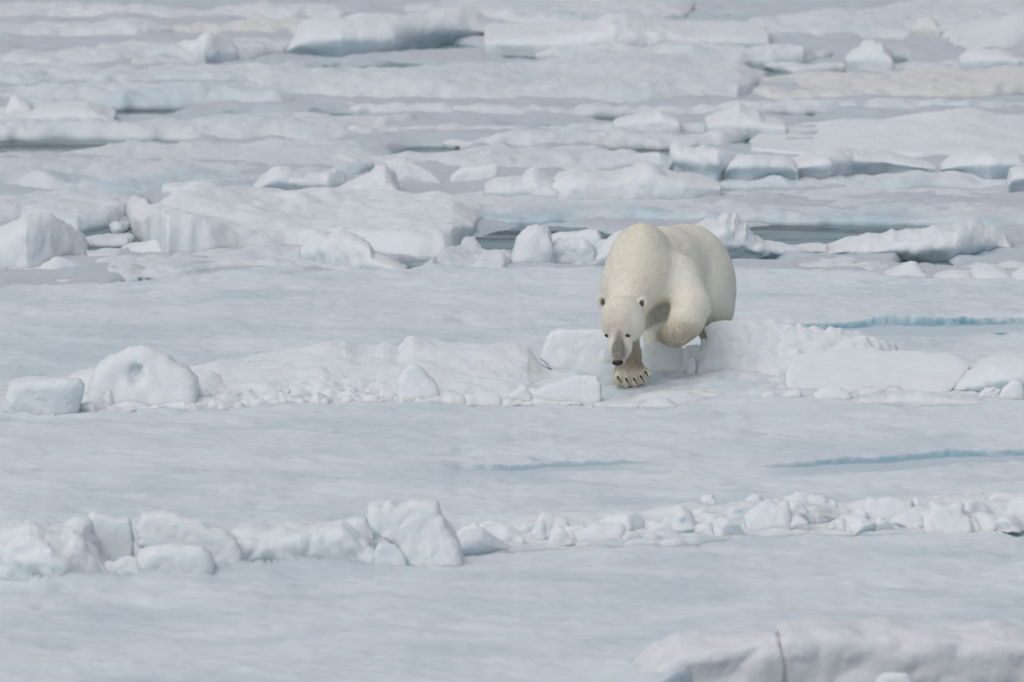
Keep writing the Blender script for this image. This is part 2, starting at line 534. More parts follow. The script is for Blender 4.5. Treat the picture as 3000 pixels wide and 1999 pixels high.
def line_xy(pl, z=0.0):
    p = at(np.array(pl, float)[:, 0], np.array(pl, float)[:, 1], z)
    o = np.argsort(p[:, 0])
    return p[o, 0], p[o, 1]

FAR_EDGE = [(-700, 880), (0, 852), (130, 838), (300, 836), (382, 830), (527, 819), (637, 808), (744, 802), (920, 800), (1190, 797), (1400, 794),
            (1800, 792), (2160, 786), (2400, 790), (2560, 803), (2800, 818), (3000, 826), (3700, 840)]
CLIFF = [(1780, 2060), (1860, 2010), (1900, 1960), (1930, 1922), (2000, 1892), (2100, 1873), (2285, 1855), (2500, 1856), (2940, 1848), (3000, 1856), (3700, 1880)]
LIP = [(-700, 1700), (-50, 1692), (60, 1690), (88, 1695), (100, 1717), (135, 1722), (180, 1712), (300, 1712), (400, 1710), (500, 1701), (560, 1695), (640, 1685),
       (760, 1680), (830, 1668), (1000, 1662), (1100, 1665), (1200, 1655), (1300, 1640), (1400, 1625)]

def ponds(X, Y, spec):
    """melt features: (edge line, floor length towards the viewer, depth of the step, melt, deep, width of the dark rim)"""
    dz = np.zeros_like(X); melt = np.zeros_like(X); deep_and_shade = np.zeros_like(X)
    for pl, Lg, D, m, dp, rim in spec:
        lx, ly = line_xy(pl)
        wob = 0.10 * noise(np.stack([X * 2.1, Y * 0 + 3.3, Y * 0], -1)) + 0.05 * noise(np.stack([X * 9, Y * 0 + 1.3, Y * 0], -1)) + 0.05 * noise(np.stack([X * 23, Y * 0 + 1.9, Y * 0], -1))
        s = np.interp(X, lx, ly) + wob - Y
        fx = sst(lx[0] - 0.05, lx[0] + 0.5, X) * (1 - sst(lx[-1] - 0.5, lx[-1] + 0.05, X))
        nz = 1 + 0.5 * noise(np.stack([X * 1.1, Y * 1.1, Y * 0 + 7.7], -1))
        body = sst(-0.04, 0.06, s) * (1 - sst(0.45 * Lg, Lg, s * nz)) * fx
        dz -= D * body
        melt = np.maximum(melt, m * body)
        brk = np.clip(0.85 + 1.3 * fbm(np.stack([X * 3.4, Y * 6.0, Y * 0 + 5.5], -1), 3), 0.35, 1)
        deep_and_shade = np.maximum(deep_and_shade, dp * brk * sst(-0.06, 0.0, s) * (1 - sst(rim * 0.6, rim, s * nz)) * fx)  # blue ice strip, its colour darkened to stand for the step face's shade
    return dz, melt, deep_and_shade

PONDS = [
    ([(2230, 962), (2400, 951), (2640, 944), (2900, 939), (3060, 938), (3500, 930)], 1.15, 0.030, 0.80, 0.85, 0.13),
    ([(1290, 1378), (1500, 1369), (1647, 1350), (1857, 1347), (1990, 1332)], 0.75, 0.018, 0.75, 0.42, 0.17),
    ([(2180, 1364), (2284, 1357), (2392, 1347), (2584, 1338), (2775, 1325), (3040, 1315), (3500, 1305)], 1.0, 0.028, 0.85, 0.60, 0.14),
    ([(2090, 1436), (2170, 1428), (2290, 1432)], 0.55, 0.012, 0.85, 0.50, 0.18),
    ([(1660, 1462), (1780, 1446), (1990, 1458)], 0.8, 0.012, 0.85, 0.0, 0.1),
]
# (px, py, half width px, half height px, melt, deep): soaked areas of the sheet
SOAKED = [(380, 975, 520, 10, .55, 0), (90, 1010, 200, 38, .45, 0), (60, 1085, 160, 40, .55, 0), (1250, 968, 300, 7, .45, 0), (1640, 958, 170, 5, .5, .12),
          (2942, 973, 28, 7, 1, .95), (2985, 977, 22, 3, 1, .6), (2150, 1465, 230, 50, .6, 0), (300, 1805, 260, 26, .65, 0), (950, 1738, 260, 16, .5, 0),
          (1350, 1900, 380, 28, .55, 0), (800, 1858, 420, 14, .4, 0), (2100, 1705, 240, 14, .3, 0), (1100, 1330, 500, 20, .35, 0),
          (2600, 1270, 420, 18, .25, 0), (500, 1300, 500, 22, .25, 0), (1850, 1272, 260, 12, .25, 0), (2950, 1395, 200, 14, .4, 0),
          (2520, 1440, 300, 26, .45, 0), (600, 1395, 380, 16, .35, 0), (160, 1900, 120, 10, .5, .05), (1250, 1855, 220, 12, .4, 0), (70, 1180, 120, 14, .3, 0), (500, 960, 700, 50, .5, 0), (700, 1060, 500, 40, .45, 0), (1500, 970, 320, 30, .4, 0), (250, 1030, 330, 40, .6, 0), (1000, 905, 700, 20, .25, 0),
          (350, 1250, 420, 18, .35, 0), (1300, 1300, 600, 24, .35, 0), (2200, 1320, 500, 22, .3, 0), (500, 1790, 560, 40, .45, 0), (1500, 1790, 620, 40, .35, 0), (1000, 1930, 600, 22, .25, 0)]

def soaked(X, Y, spec, warp=0.35, z=0.0):
    melt = np.zeros_like(X); deep_and_shade = np.zeros_like(X)
    wx = X + warp * noise(np.stack([X * 0.9, Y * 0.5, Y * 0 + 2.2], -1)); wy = Y + 2 * warp * noise(np.stack([X * 0.8, Y * 0.5, Y * 0 + 5.2], -1))
    for px, py, hw, hh, m, d in spec:
        c = at(px, py, z)
        a = float(at(px + hw, py, z)[0] - c[0]); b = float(at(px, py - hh, z)[1] - c[1])
        sm = 0.25 if hw < 60 else 1.0
        ux = X * (1 - sm) + wx * sm; uy = Y * (1 - sm) + wy * sm
        r = np.sqrt(((ux - c[0]) / a) ** 2 + ((uy - c[1]) / b) ** 2)
        k = 1 - sst(0.35, 1.1, r)
        melt = np.maximum(melt, m * k); deep_and_shade = np.maximum(deep_and_shade, d * k)
    return melt, deep_and_shade

RISES = [(1980, 1110, 1.35, 1.9, .055), (1750, 1110, .7, 1.2, .04), (2250, 1120, 1.0, 1.5, .05), (2600, 1120, 1.5, 1.3, .04), (1000, 1140, 2.2, 1.0, .04), (250, 1160, 1.3, .9, .03)]

def near_sheet():
    ax = sheet_axis(-4.7, 4.7, 0.021, 6.0, 0.12)
    ay = np.concatenate([np.arange(70, 78.6, 0.3), np.arange(78.6, 108.5, 0.045)])
    X, Y = np.meshgrid(ax, ay, indexing='ij')
    p2 = np.stack([X, Y, np.zeros_like(X)], -1)
    Z = 0.040 * fbm(p2 * 0.33, 3) + 0.026 * fbm(p2 * 1.15 + 5, 3) + 0.010 * billow(p2 * 2.7 + 9, 3) + 0.005 * fbm(p2 * 9 + 3, 2) + 0.008 * billow(p2 * 5.1 + 19, 2)
    # scoured crust: little drifts with a sharp lee edge
    q = p2 * np.array([0.9, 1.5, 1]) + 21
    Z += 0.014 * np.clip(np.abs(fbm(q * 1.2, 4)) * 2.2 - 0.35, 0, 1)
    pit = sst(0.24, 0.52, noise(p2 * np.array([1.5, 1.5, 1]) + 51) + 0.45 * noise(p2 * 4.1 + 52)) * np.clip(0.5 + 1.5 * noise(p2 * .4 + 53), 0, 1)
    Z -= 0.030 * pit
    dz, melt, deep_and_shade = ponds(X, Y, PONDS)
    m2, d2 = soaked(X, Y, SOAKED)
    Z = Z * (1 - 0.75 * np.clip(-dz / 0.012, 0, 1)) + dz
    melt = np.maximum(melt, m2); deep_and_shade = np.maximum(deep_and_shade, d2)
    Z -= 0.012 * m2
    # streaks where the crust lies a little lower
    low = sst(0.10, 0.75, -fbm(p2 * np.array([0.5, 0.55, 1]) + 31, 4))
    melt = np.maximum(np.maximum(melt, 0.50 * low), 0.5 * pit)
    # trampled rise under the bear and along the pressure ridge
    for px, py, rx, ry, hgt in RISES:
        c = at(px, py, 0.0)
        r = np.sqrt(((X - c[0]) / rx) ** 2 + ((Y - c[1]) / ry) ** 2)
        k = 1 - sst(0.15, 1.0, r + 0.25 * fbm(p2 * 1.3 + 41, 3))
        Z += k * (hgt + 0.020 * billow(p2 * 3.6 + 15, 2) + 0.012 * fbm(p2 * 7 + 15, 3))
    # far edge
    lx, ly = line_xy(FAR_EDGE)
    e = np.interp(X, lx, ly) + 0.35 * fbm(np.stack([X * 1.4, X * 0 + 4, X * 0], -1), 4) - Y
    Z += 0.03 * sst(1.2, 0.2, e) - 0.5 * sst(0.05, -0.28, e)
    # near edge: the cliff at the lower right
    cx, cy = line_xy(CLIFF, 0.22)
    c = Y - np.interp(X, cx, cy)
    Z = np.where(X > cx[0], Z + 0.20 * sst(4.0, 0.2, c) * sst(cx[0], cx[0] + 1.0, X) - 0.9 * sst(-0.02, -0.25, c) * sst(cx[0] + .28, cx[0] + .42, X), Z)
    # open crack along the lower-left ridge
    kx, ky = line_xy(LIP)
    rg = 0.10 * fbm(np.stack([X * 2.4, X * 0 + 8, X * 0], -1), 2)
    t = Y - np.interp(X, kx, ky) - rg
    fade = 1 - sst(kx[-1] - 1.2, kx[-1], X)
    Z += fade * (0.05 * sst(-0.6, -0.08, t) * (t < 0) - 0.30 * sst(-0.04, 0.16, t) * (1 - sst(0.45, 0.8, t)) + 0.05 * sst(0.07, 0, np.abs(t)) * (t <= 0))
    P = np.stack([X, Y, Z], -1)
    me = mesh_of("ice_sheet", P, grid_quads(len(ax), len(ay)), M_GROUND, {"melt": ('FLOAT', melt), "deep_and_shade": ('FLOAT', deep_and_shade)})
    return tag(link("ice_sheet", me), "flat snow-covered ice sheet with pale blue melt streaks that the bear walks on", kind='structure')

GROUND = near_sheet()

# (px, py, half w, half h): openings in the far pack where water shows
HOLES = [(230, 426, 330, 17), (1940, 441, 150, 14), (1260, 431, 90, 8), (1560, 432, 120, 5), (1880, 338, 160, 8), (1010, 338, 60, 3), (1530, 162, 110, 6),
         (2250, 178, 130, 6), (2620, 170, 30, 5), (2400, 206, 220, 12), (300, 532, 260, 20), (1240, 775, 80, 16), (1180, 800, 90, 14), (460, 815, 110, 8), (545, 735, 60, 8),
         (270, 705, 130, 40), (330, 672, 60, 10), (60, 792, 120, 8), (1560, 705, 240, 36), (2420, 695, 440, 44), (2220, 766, 120, 7),
         (2730, 768, 90, 7), (2130, 512, 60, 6), (2560, 502, 110, 7), (2910, 535, 120, 9), (2060, 545, 170, 8), (2120, 418, 130, 7),
         (400, 316, 130, 8), (580, 182, 80, 7), (1240, 140, 160, 7), (980, 146, 110, 5), (2300, 330, 90, 5), (1300, 330, 60, 3), (2600, 110, 90, 5), (780, 335, 80, 4)]

def far_pack():
    ax = sheet_axis(-6.2, 6.2, 0.030, 8.0, 0.16)
    ay = np.concatenate([np.arange(103.0, 137.5, 0.07), np.arange(137.5, 330, 1.6)])
    X, Y = np.meshgrid(ax, ay, indexing='ij')
    p2 = np.stack([X, Y, np.zeros_like(X)], -1)
    q = p2 * np.array([0.34, 0.42, 1])
    Z = -0.078 + 0.045 * fbm(q * 0.8 + 3, 3) + 0.038 * billow(q * 1.9 + 4, 3) + 0.020 * billow(p2 * np.array([1.6, 2.2, 1]) + 2, 3, .55) + 0.010 * billow(p2 * np.array([4.5, 6, 1]) + 6, 2) + 0.006 * fbm(p2 * 7, 2)
    hole, _ = soaked(X, Y, [(a, b + 6, w * 1.15, h * 1.05 + 10, 1, 0) for a, b, w, h in HOLES], warp=0.3, z=SEA)
    Z -= 0.24 * hole
    lx, ly = line_xy(FAR_EDGE)
    Z -= 0.5 * sst(0.2, 1.6, np.interp(X, lx, ly) + 1.2 - Y)
    melt = np.clip(0.75 * sst(-0.09, -0.125, Z) + 0.35 * sst(0.1, 0.7, fbm(q * 0.9 + 11, 4)), 0, 1)
    me = mesh_of("pack_ice", np.stack([X, Y, Z], -1), grid_quads(len(ax), len(ay)), M_PACK, {"melt": ('FLOAT', melt)})
    return tag(link("pack_ice", me), "broken grey-white pack ice and slush behind the sheet", kind='structure')

PACK = far_pack()

# ------------------------------------------------------------------ far floes, back to front
def Fl(label, back, front, thick, seed, **k):
    return floe("ice_floe", label, back, front, thick, seed=seed, **k)

def Mo(label, top, base, depth, prof, seed, name="snow_mound", cat="snow mound", **k):
    return mound(name, label, top, base, depth, prof, seed=seed, cat=cat, **k)

Fl("grey flat floe along the very top edge, upper left corner", [(-400, 8), (300, 12), (600, 22), (960, 15), (1080, 30)], [(-400, 60), (200, 50), (500, 62), (1000, 55), (1080, 50)], .12, 1)
Fl("narrow shadowed grey floe second from the top at the left", [(-400, 70), (150, 62), (420, 70), (520, 90)], [(-400, 120), (100, 112), (400, 118), (520, 108)], .14, 2)
Fl("long grey floe with a yellowish stain at the top left of the picture", [(420, 66), (700, 58), (960, 55), (1060, 60)], [(420, 100), (700, 104), (950, 100), (1060, 92)], .14, 3, mat=M_STAIN)
Fl("white floe reaching the top edge right of its centre", [(1180, 20), (1300, -10), (1700, -30), (2040, 0)], [(1180, 48), (1400, 62), (1700, 78), (2040, 64)], .14, 4)
Fl("broad smooth pale floe filling the top right corner", [(1990, 66), (2200, 58), (2500, 22), (2800, -12), (3400, -20)], [(1990, 100), (2300, 112), (2650, 112), (3000, 90), (3400, 80)], .16, 5)
Mo("low snow swell below the top edge between two blue hollows", [(1420, 95), (1600, 92), (1750, 72), (1790, 56), (1830, 50), (1870, 56), (1920, 72), (2000, 84), (2250, 95)], [(1420, 128), (1800, 135), (2250, 125)], 2.5, 'steep', 6)
Mo("large rounded white drift at the top left of centre with teal undercut", [(840, 148), (862, 112), (880, 88), (905, 72), (960, 66), (1100, 60), (1260, 54), (1300, 40), (1350, 38), (1400, 52), (1430, 74), (1470, 92), (1500, 100)],
   [(840, 152), (1000, 155), (1150, 148), (1215, 136), (1300, 120), (1420, 108), (1500, 104)], 2.4, 'under', 7, melt=.9, z0=-.08, amp=.05, freq=2.2)
Fl("lumpy grey floe left of the teal-undercut drift", [(-400, 150), (150, 140), (400, 118), (520, 122), (640, 112), (860, 118)], [(-400, 195), (100, 198), (400, 196), (600, 182), (860, 160)], .16, 8, amp=.05)
Mo("pointed snow hummock beside the left end of the teal-undercut drift", [(520, 128), (545, 118), (575, 118), (590, 108), (612, 98), (632, 95), (650, 108), (668, 120), (690, 138)], [(520, 145), (600, 160), (690, 150)], .9, 'round', 9)
Mo("pale yellowish lump near the top right corner", [(2672, 82), (2685, 62), (2700, 52), (2722, 50), (2742, 60), (2752, 82)], [(2672, 88), (2752, 90)], .45, 'round', 10, name="ice_lump", cat="ice lump", amp=.02, mat=M_STAIN)
Fl("thick tilted floe at the right edge near the top", [(2715, 96), (2780, 74), (2900, 60), (3060, 48), (3400, 40)], [(2715, 118), (2800, 152), (2950, 150), (3060, 142), (3400, 130)], [.1, .3, .45, .4, .3], 11)
Fl("long lumpy white floe above the dark slits right of centre", [(1540, 136), (1620, 124), (1800, 122), (2000, 124), (2160, 126), (2350, 138), (2440, 150)], [(1540, 164), (1700, 170), (2170, 184), (2350, 176), (2440, 168)], .20, 12, amp=.045)
Mo("small rounded hummock in front of the dark slit at the top right", [(2478, 168), (2500, 150), (2520, 140), (2535, 122), (2560, 116), (2585, 124), (2600, 145), (2612, 172)], [(2478, 175), (2612, 178)], .7, 'round', 13)
Mo("low white lump right of the rounded hummock, near the right edge", [(2815, 168), (2840, 152), (2880, 147), (2930, 146), (2965, 158), (2985, 172)], [(2815, 178), (2985, 178)], .8, 'round', 14)
Fl("thin floe right of the teal pool below the dark slits", [(2240, 186), (2500, 178), (2700, 172), (3060, 168), (3400, 165)], [(2240, 200), (2500, 200), (2560, 212), (3060, 210), (3400, 205)], .10, 15)
Fl("wide smooth floe across the upper middle with a humped far edge", [(700, 192), (1000, 190), (1300, 188), (1600, 172), (1700, 162), (1800, 156), (1870, 160), (2000, 165), (2130, 172), (2170, 186), (2250, 210)],
   [(700, 285), (1000, 300), (1350, 304), (1600, 308), (2000, 300), (2250, 288)], .20, 16, amp=.035)
Fl("yellow-stained flat floe at the right below the teal pool", [(2160, 235), (2250, 218), (2560, 214), (2680, 204), (2900, 198), (3400, 190)], [(2160, 288), (2500, 290), (2800, 286), (3060, 272), (3400, 260)], .13, 17, mat=M_STAIN)
Fl("long low grey-blue floe at the left above the lumpy row", [(-400, 196), (200, 188), (600, 190), (900, 186)], [(-400, 244), (200, 246), (500, 244), (900, 238)], .10, 18, wetfront=.5)
Fl("lumpy snow row at the left with a pointed cap", [(-400, 255), (60, 240), (300, 252), (600, 248), (740, 260), (880, 285)], [(-400, 318), (250, 312), (500, 310), (880, 318)], .15, 19, amp=.05, wetfront=.7)
Mo("pale pointed snow cap standing at the left edge of the lumpy row", [(15, 322), (26, 298), (36, 280), (50, 277), (66, 288), (84, 298), (98, 318)], [(15, 336), (98, 336)], .6, 'round', 20, amp=.02)
Mo("low snow bank in front of the pale pointed cap", [(-300, 345), (60, 335), (120, 320), (200, 310), (250, 306), (290, 318), (330, 342)], [(-300, 350), (330, 350)], 1.6, 'steep', 21)
Fl("flat floe with dark slit under its left front edge", [(-400, 358), (200, 350), (600, 342), (1000, 332), (1220, 335)], [(-400, 399), (200, 400), (490, 404), (700, 412), (1000, 405), (1220, 380)], .17, 22, amp=.03)
Fl("low floe right of centre between two rows of dark slits", [(1000, 300), (1500, 306), (2000, 300), (2400, 292), (3400, 282)], [(1000, 330), (1500, 335), (1740, 328), (2000, 326), (2300, 328), (3400, 318)], .15, 23)
Mo("pair of joined snow lumps in the slits above the bear", [(2070, 352), (2095, 338), (2120, 326), (2145, 318), (2165, 308), (2188, 320), (2222, 326), (2238, 345), (2300, 362)], [(2070, 368), (2300, 372)], 1.2, 'round', 24)
Mo("low pointed snow lump left of the joined lumps in the slits", [(1800, 355), (1870, 338), (1905, 330), (1935, 325), (1955, 335), (1990, 352)], [(1800, 372), (1990, 374)], .9, 'steep', 25)
Fl("narrow flat floe just above the dark slits in the middle", [(950, 372), (1200, 366), (1500, 362), (1900, 360), (2300, 372)], [(950, 400), (1200, 396), (1260, 402), (1500, 388), (2300, 395)], .12, 26)
Fl("ledge of ice with ragged dark underside right of the middle", [(1290, 408), (1420, 396), (1700, 390), (2000, 386), (2200, 384)], [(1290, 430), (1600, 426), (1800, 428), (2000, 424), (2200, 412)], .14, 27)
Mo("great smooth snow dome at the right edge above the rounded boulders", [(2200, 428), (2330, 392), (2430, 362), (2520, 350), (2620, 341), (2700, 336), (2760, 326), (2810, 321), (2870, 325), (2950, 335), (3060, 350), (3300, 380)],
   [(2200, 432), (2330, 446), (2500, 455), (2700, 456), (3060, 445), (3300, 430)], 3.2, 'apron', 28, amp=.05, freq=1.6, nv=60, z0=-.07)
Fl("long floe left of centre whose front melts into grey-blue slush", [(-400, 446), (150, 438), (300, 430), (355, 416), (420, 424), (700, 416), (900, 414), (1140, 420)], [(-400, 556), (200, 556), (480, 560), (800, 545), (1140, 520)], .10, 29, wetfront=.9)
Fl("white floe in the middle above the row of tilted blocks", [(930, 452), (1100, 450), (1400, 440), (1600, 430), (1705, 426), (1800, 438), (1900, 455), (2020, 470)], [(930, 500), (1200, 502), (1500, 505), (1700, 512), (2020, 500)], .18, 30)
Mo("flat double-topped block on the left end of the block row", [(474, 556), (476, 546), (492, 540), (540, 541), (556, 534), (590, 530), (622, 534), (634, 552)], [(474, 562), (634, 562)], .7, 'steep', 31, name="ice_block", cat="ice block", amp=.015)
Mo("rounded boulder with a long shaded tail in the block row", [(735, 556), (765, 528), (790, 505), (812, 496), (838, 496), (862, 506), (895, 514), (940, 510), (985, 500), (1010, 520)], [(735, 562), (850, 563), (960, 562), (1010, 550)], 1.0, 'under', 32, name="ice_boulder", cat="ice boulder")
Mo("heap of snow behind the tilted block in the block row", [(960, 562), (1000, 545), (1040, 528), (1075, 514), (1105, 492), (1130, 486), (1150, 505), (1165, 545)], [(960, 566), (1165, 564)], 1.0, 'round', 33)
block("ice_block", "tilted wedge block with a flat blue front in the block row", [(1128, 472), (1160, 472), (1195, 476), (1232, 488), (1262, 505), (1298, 535), (1285, 546), (1240, 552), (1205, 556), (1165, 545), (1150, 515), (1136, 492)], .55, z0=SEA, seed=3, lean=.3, sink=.14)
block("ice_block", "square-shouldered block right of the tilted wedge block", [(1302, 540), (1325, 515), (1348, 498), (1380, 492), (1430, 490), (1448, 484), (1458, 488), (1457, 512), (1445, 528), (1425, 548), (1360, 556), (1320, 552)], .6, z0=SEA, seed=4, lean=.35, sink=.14)
Mo("small snow cone right of the square-shouldered block", [(1420, 545), (1455, 525), (1500, 520), (1530, 524), (1545, 502), (1562, 494), (1580, 500), (1612, 522), (1650, 548)], [(1420, 560), (1650, 560)], .9, 'round', 34)
Mo("long double-humped snow mound behind the bear's shoulder line", [(1610, 540), (1640, 515), (1675, 502), (1720, 502), (1760, 508), (1825, 506), (1850, 494), (1880, 480), (1905, 480), (1930, 490), (1955, 508), (2020, 518), (2110, 540)], [(1610, 558), (1660, 562), (2000, 562), (2110, 556)], 1.4, 'steep', 35)
Mo("jagged snow lump left of the loaf-shaped boulder", [(1960, 488), (1968, 440), (1975, 424), (1988, 430), (2000, 436), (2040, 440), (2062, 436), (2090, 442), (2140, 450), (2185, 462), (2215, 480)], [(1960, 495), (2100, 512), (2215, 492)], 1.0, 'under', 36)
Mo("loaf-shaped boulder with an even white top right of the bear's back", [(2124, 500), (2130, 478), (2145, 464), (2180, 459), (2250, 458), (2300, 462), (2325, 472), (2336, 495)], [(2124, 508), (2200, 513), (2336, 510)], .9, 'under', 37, name="ice_boulder", cat="ice boulder", amp=.02, melt=.5)
Mo("low snow bank right of the loaf-shaped boulder", [(2300, 490), (2340, 468), (2400, 454), (2440, 448), (2480, 444), (2540, 448), (2610, 454), (2660, 470), (2740, 490)], [(2300, 505), (2430, 506), (2500, 492), (2600, 490), (2740, 498)], 1.3, 'under', 38)
Mo("large smooth boulder with teal base at the right edge", [(2760, 492), (2782, 472), (2810, 460), (2860, 450), (2930, 447), (2985, 452), (3010, 470), (3020, 500)], [(2760, 500), (2830, 505), (2900, 512), (3020, 510)], 1.2, 'under', 39, name="ice_boulder", cat="ice boulder", amp=.02, melt=.8)
Mo("block cut by the right edge below the teal-based boulder", [(2958, 530), (2964, 500), (2985, 494), (3060, 490), (3120, 520)], [(2958, 546), (3120, 546)], .9, 'under', 40, name="ice_block", cat="ice block", amp=.015)
Fl("low wide floe right of the bear between boulders and open water", [(2000, 520), (2200, 514), (2420, 506), (2700, 510), (3400, 520)], [(2000, 548), (2300, 552), (2700, 550), (3400, 548)], .08, 41, wetfront=.5)
Fl("long flat snowfield floe behind the bear's back, its front soaked teal", [(1290, 566), (1500, 560), (1700, 558), (2000, 560), (2300, 556), (2600, 555), (3400, 560)], [(1290, 610), (1400, 650), (1900, 650), (2150, 655), (2500, 650), (3000, 660), (3400, 650)], .07, 142, wetfront=1.0, amp=.02)
Fl("shadowed floe at the left edge with hanging ragged front", [(-400, 566), (100, 562), (250, 560), (320, 570), (430, 568)], [(-400, 690), (60, 650), (150, 668), (225, 680), (260, 670), (330, 652), (430, 640)], .20, 43, amp=.035)
Fl("small flat piece floating beside the left end of the big slab", [(318, 655), (340, 652), (375, 653)], [(318, 671), (345, 672), (375, 671)], .07, 44)
Fl("slush-covered piece in the dark water left of the big slab", [(235, 690), (290, 686), (375, 686), (392, 692)], [(235, 710), (300, 715), (392, 712)], .05, 45)
Fl("big thick white slab with a steep left face, left of the bear", [(352, 590), (368, 584), (420, 578), (480, 567), (600, 556), (700, 552), (830, 559), (960, 557), (1080, 552), (1250, 548), (1325, 555), (1365, 572), (1402, 598), (1416, 625)],
   [(352, 640), (375, 690), (425, 712), (492, 740), (560, 738), (700, 728), (880, 722), (1050, 735), (1180, 750), (1300, 752), (1370, 735), (1416, 690)], [.24, .30, .28, .22, .16, .14, .14, .16, .17, .17, .16], 46, amp=.035, nv=90, mat=M_BLOCK, slump=2.0, tk=.9)
Mo("large round snow boulder at the left edge beside dark water", [(-120, 720), (-40, 692), (0, 672), (40, 652), (75, 636), (110, 630), (145, 636), (170, 648), (200, 664), (220, 682), (236, 706), (248, 730), (254, 755)], [(-120, 782), (0, 786), (80, 786), (150, 778), (254, 762)], 1.5, 'steep', 47, name="snow_boulder", cat="snow boulder", z0=SEA, melt=.3)
Fl("low wet floe between the round boulder and the jagged piece", [(240, 732), (300, 730), (372, 728)], [(240, 762), (300, 764), (372, 758)], .06, 48)
Mo("jagged piece in front of the big slab's left face", [(340, 738), (380, 714), (420, 711), (448, 703), (462, 706), (478, 722), (497, 742)], [(340, 745), (497, 748)], .6, 'round', 49, name="ice_chunk", cat="ice chunk", z0=SEA, amp=.03)
Fl("low grey floe in front of the big slab, dark water along its front", [(240, 762), (400, 738), (560, 731), (700, 725), (800, 719), (950, 725), (1060, 745), (1190, 788)], [(240, 800), (380, 810), (527, 812), (620, 804), (740, 800), (1000, 802), (1190, 802)], .10, 50, amp=.04)
Mo("lumpy snow mound on the grey floe before the big slab", [(880, 730), (900, 692), (918, 680), (940, 682), (965, 690), (1000, 682), (1030, 686), (1060, 700), (1084, 716), (1096, 745), (1140, 765), (1186, 792)], [(880, 738), (1000, 758), (1186, 798)], 1.0, 'round', 51, amp=.05)
Mo("flattened pointed piece lying over dark water at the left edge", [(98, 786), (118, 772), (140, 770), (152, 756), (168, 753), (186, 756), (215, 768), (260, 782), (320, 796), (362, 806), (400, 824)], [(98, 796), (130, 828), (250, 838), (400, 832)], 1.6, 'ramp', 52, name="ice_chunk", cat="ice chunk", z0=SEA, amp=.03)
Mo("low snow rim at the left end of the sheet's far edge", [(-200, 800), (60, 792), (110, 800), (240, 812), (380, 826)], [(-200, 842), (100, 842), (240, 838), (380, 832)], 2.5, 'apron', 53, z0=SEA)
Fl("ragged slushy floe in front of the water left of the bear", [(1236, 776), (1300, 748), (1365, 716), (1390, 712), (1410, 735), (1505, 742)], [(1236, 795), (1400, 798), (1505, 798)], .12, 54, amp=.05)
Mo("tall upright snow pillar left of the bear's shoulder", [(1496, 792), (1500, 752), (1510, 728), (1522, 700), (1534, 680), (1552, 664), (1572, 657), (1592, 658), (1606, 668), (1614, 690), (1620, 740), (1632, 790)], [(1496, 796), (1632, 798)], .75, 'steep', 55, name="snow_pillar", cat="snow pillar", z0=SEA)
Mo("flat-topped slab tilted behind the tall snow pillar", [(1600, 730), (1606, 690), (1640, 680), (1690, 676), (1725, 671), (1750, 672), (1760, 690), (1772, 720)], [(1600, 745), (1772, 748)], .6, 'steep', 56, name="ice_slab", cat="ice slab", z0=SEA, amp=.02)
block("ice_block", "rounded square block between the tall pillar and the bear", [(1598, 785), (1600, 742), (1615, 718), (1640, 704), (1680, 698), (1712, 702), (1732, 715), (1742, 740), (1744, 788)], .6, by=793, z0=SEA, seed=7, rnd=.06, lean=.2, amp=.02)
Mo("stack of thin snowy layers half hidden behind the bear", [(1738, 780), (1745, 725), (1770, 705), (1800, 690), (1850, 672), (1900, 670), (1960, 690), (2000, 780)], [(1738, 792), (2000, 792)], .9, 'under', 57, z0=SEA, amp=.05)
Mo("spiky-topped snow heap rising right behind the bear's back", [(2000, 740), (2030, 674), (2060, 652), (2082, 653), (2108, 652), (2118, 640), (2130, 636), (2142, 643), (2155, 640), (2166, 656), (2190, 656), (2197, 680), (2215, 702), (2240, 715), (2300, 724), (2360, 722), (2420, 716), (2428, 732), (2400, 742)],
   [(2000, 765), (2100, 768), (2220, 766), (2340, 756), (2400, 748)], 1.0, 'under', 58, z0=SEA, amp=.055, freq=6)
Mo("long overhanging ice mound with blue-grey hollow side, right of the bear", [(2360, 748), (2410, 735), (2455, 724), (2510, 706), (2560, 701), (2598, 690), (2615, 683), (2632, 690), (2700, 684), (2738, 668), (2770, 667), (2792, 670), (2815, 662), (2850, 659), (2884, 672), (2918, 669), (2945, 684), (2962, 706), (2955, 728), (2920, 745)],
   [(2360, 752), (2480, 750), (2540, 762), (2700, 768), (2800, 768), (2870, 758), (2920, 750)], 1.5, 'under', 59, z0=SEA, name="ice_mound", cat="ice mound", melt=.9)
Fl("low slush floe in front of the overhanging ice mound", [(2140, 772), (2250, 764), (2340, 752), (2480, 752), (2560, 764), (2680, 772), (2800, 776), (3400, 760)], [(2140, 788), (2400, 794), (2600, 802), (2800, 815), (3400, 820)], .09, 60, amp=.04)
Mo("small peaked snow heap on the sheet edge before the overhanging mound", [(2590, 802), (2625, 788), (2650, 776), (2668, 768), (2682, 768), (2696, 780), (2712, 800)], [(2590, 806), (2712, 808)], .6, 'round', 61, amp=.02)
Mo("low round snow lump on the sheet edge right of the peaked heap", [(2738, 812), (2765, 797), (2800, 792), (2835, 796), (2858, 812)], [(2738, 818), (2858, 822)], .5, 'round', 62, amp=.02)
Mo("broad white snow lump on the sheet edge near the right border", [(2840, 812), (2856, 788), (2880, 777), (2912, 778), (2940, 788), (2966, 808), (2985, 822)], [(2840, 822), (2985, 828)], .8, 'round', 63, amp=.025)
Mo("snow lump cut by the right border at the sheet edge", [(2955, 828), (2975, 800), (3000, 785), (3050, 778), (3120, 820)], [(2955, 834), (3120, 836)], .8, 'round', 64, amp=.02)

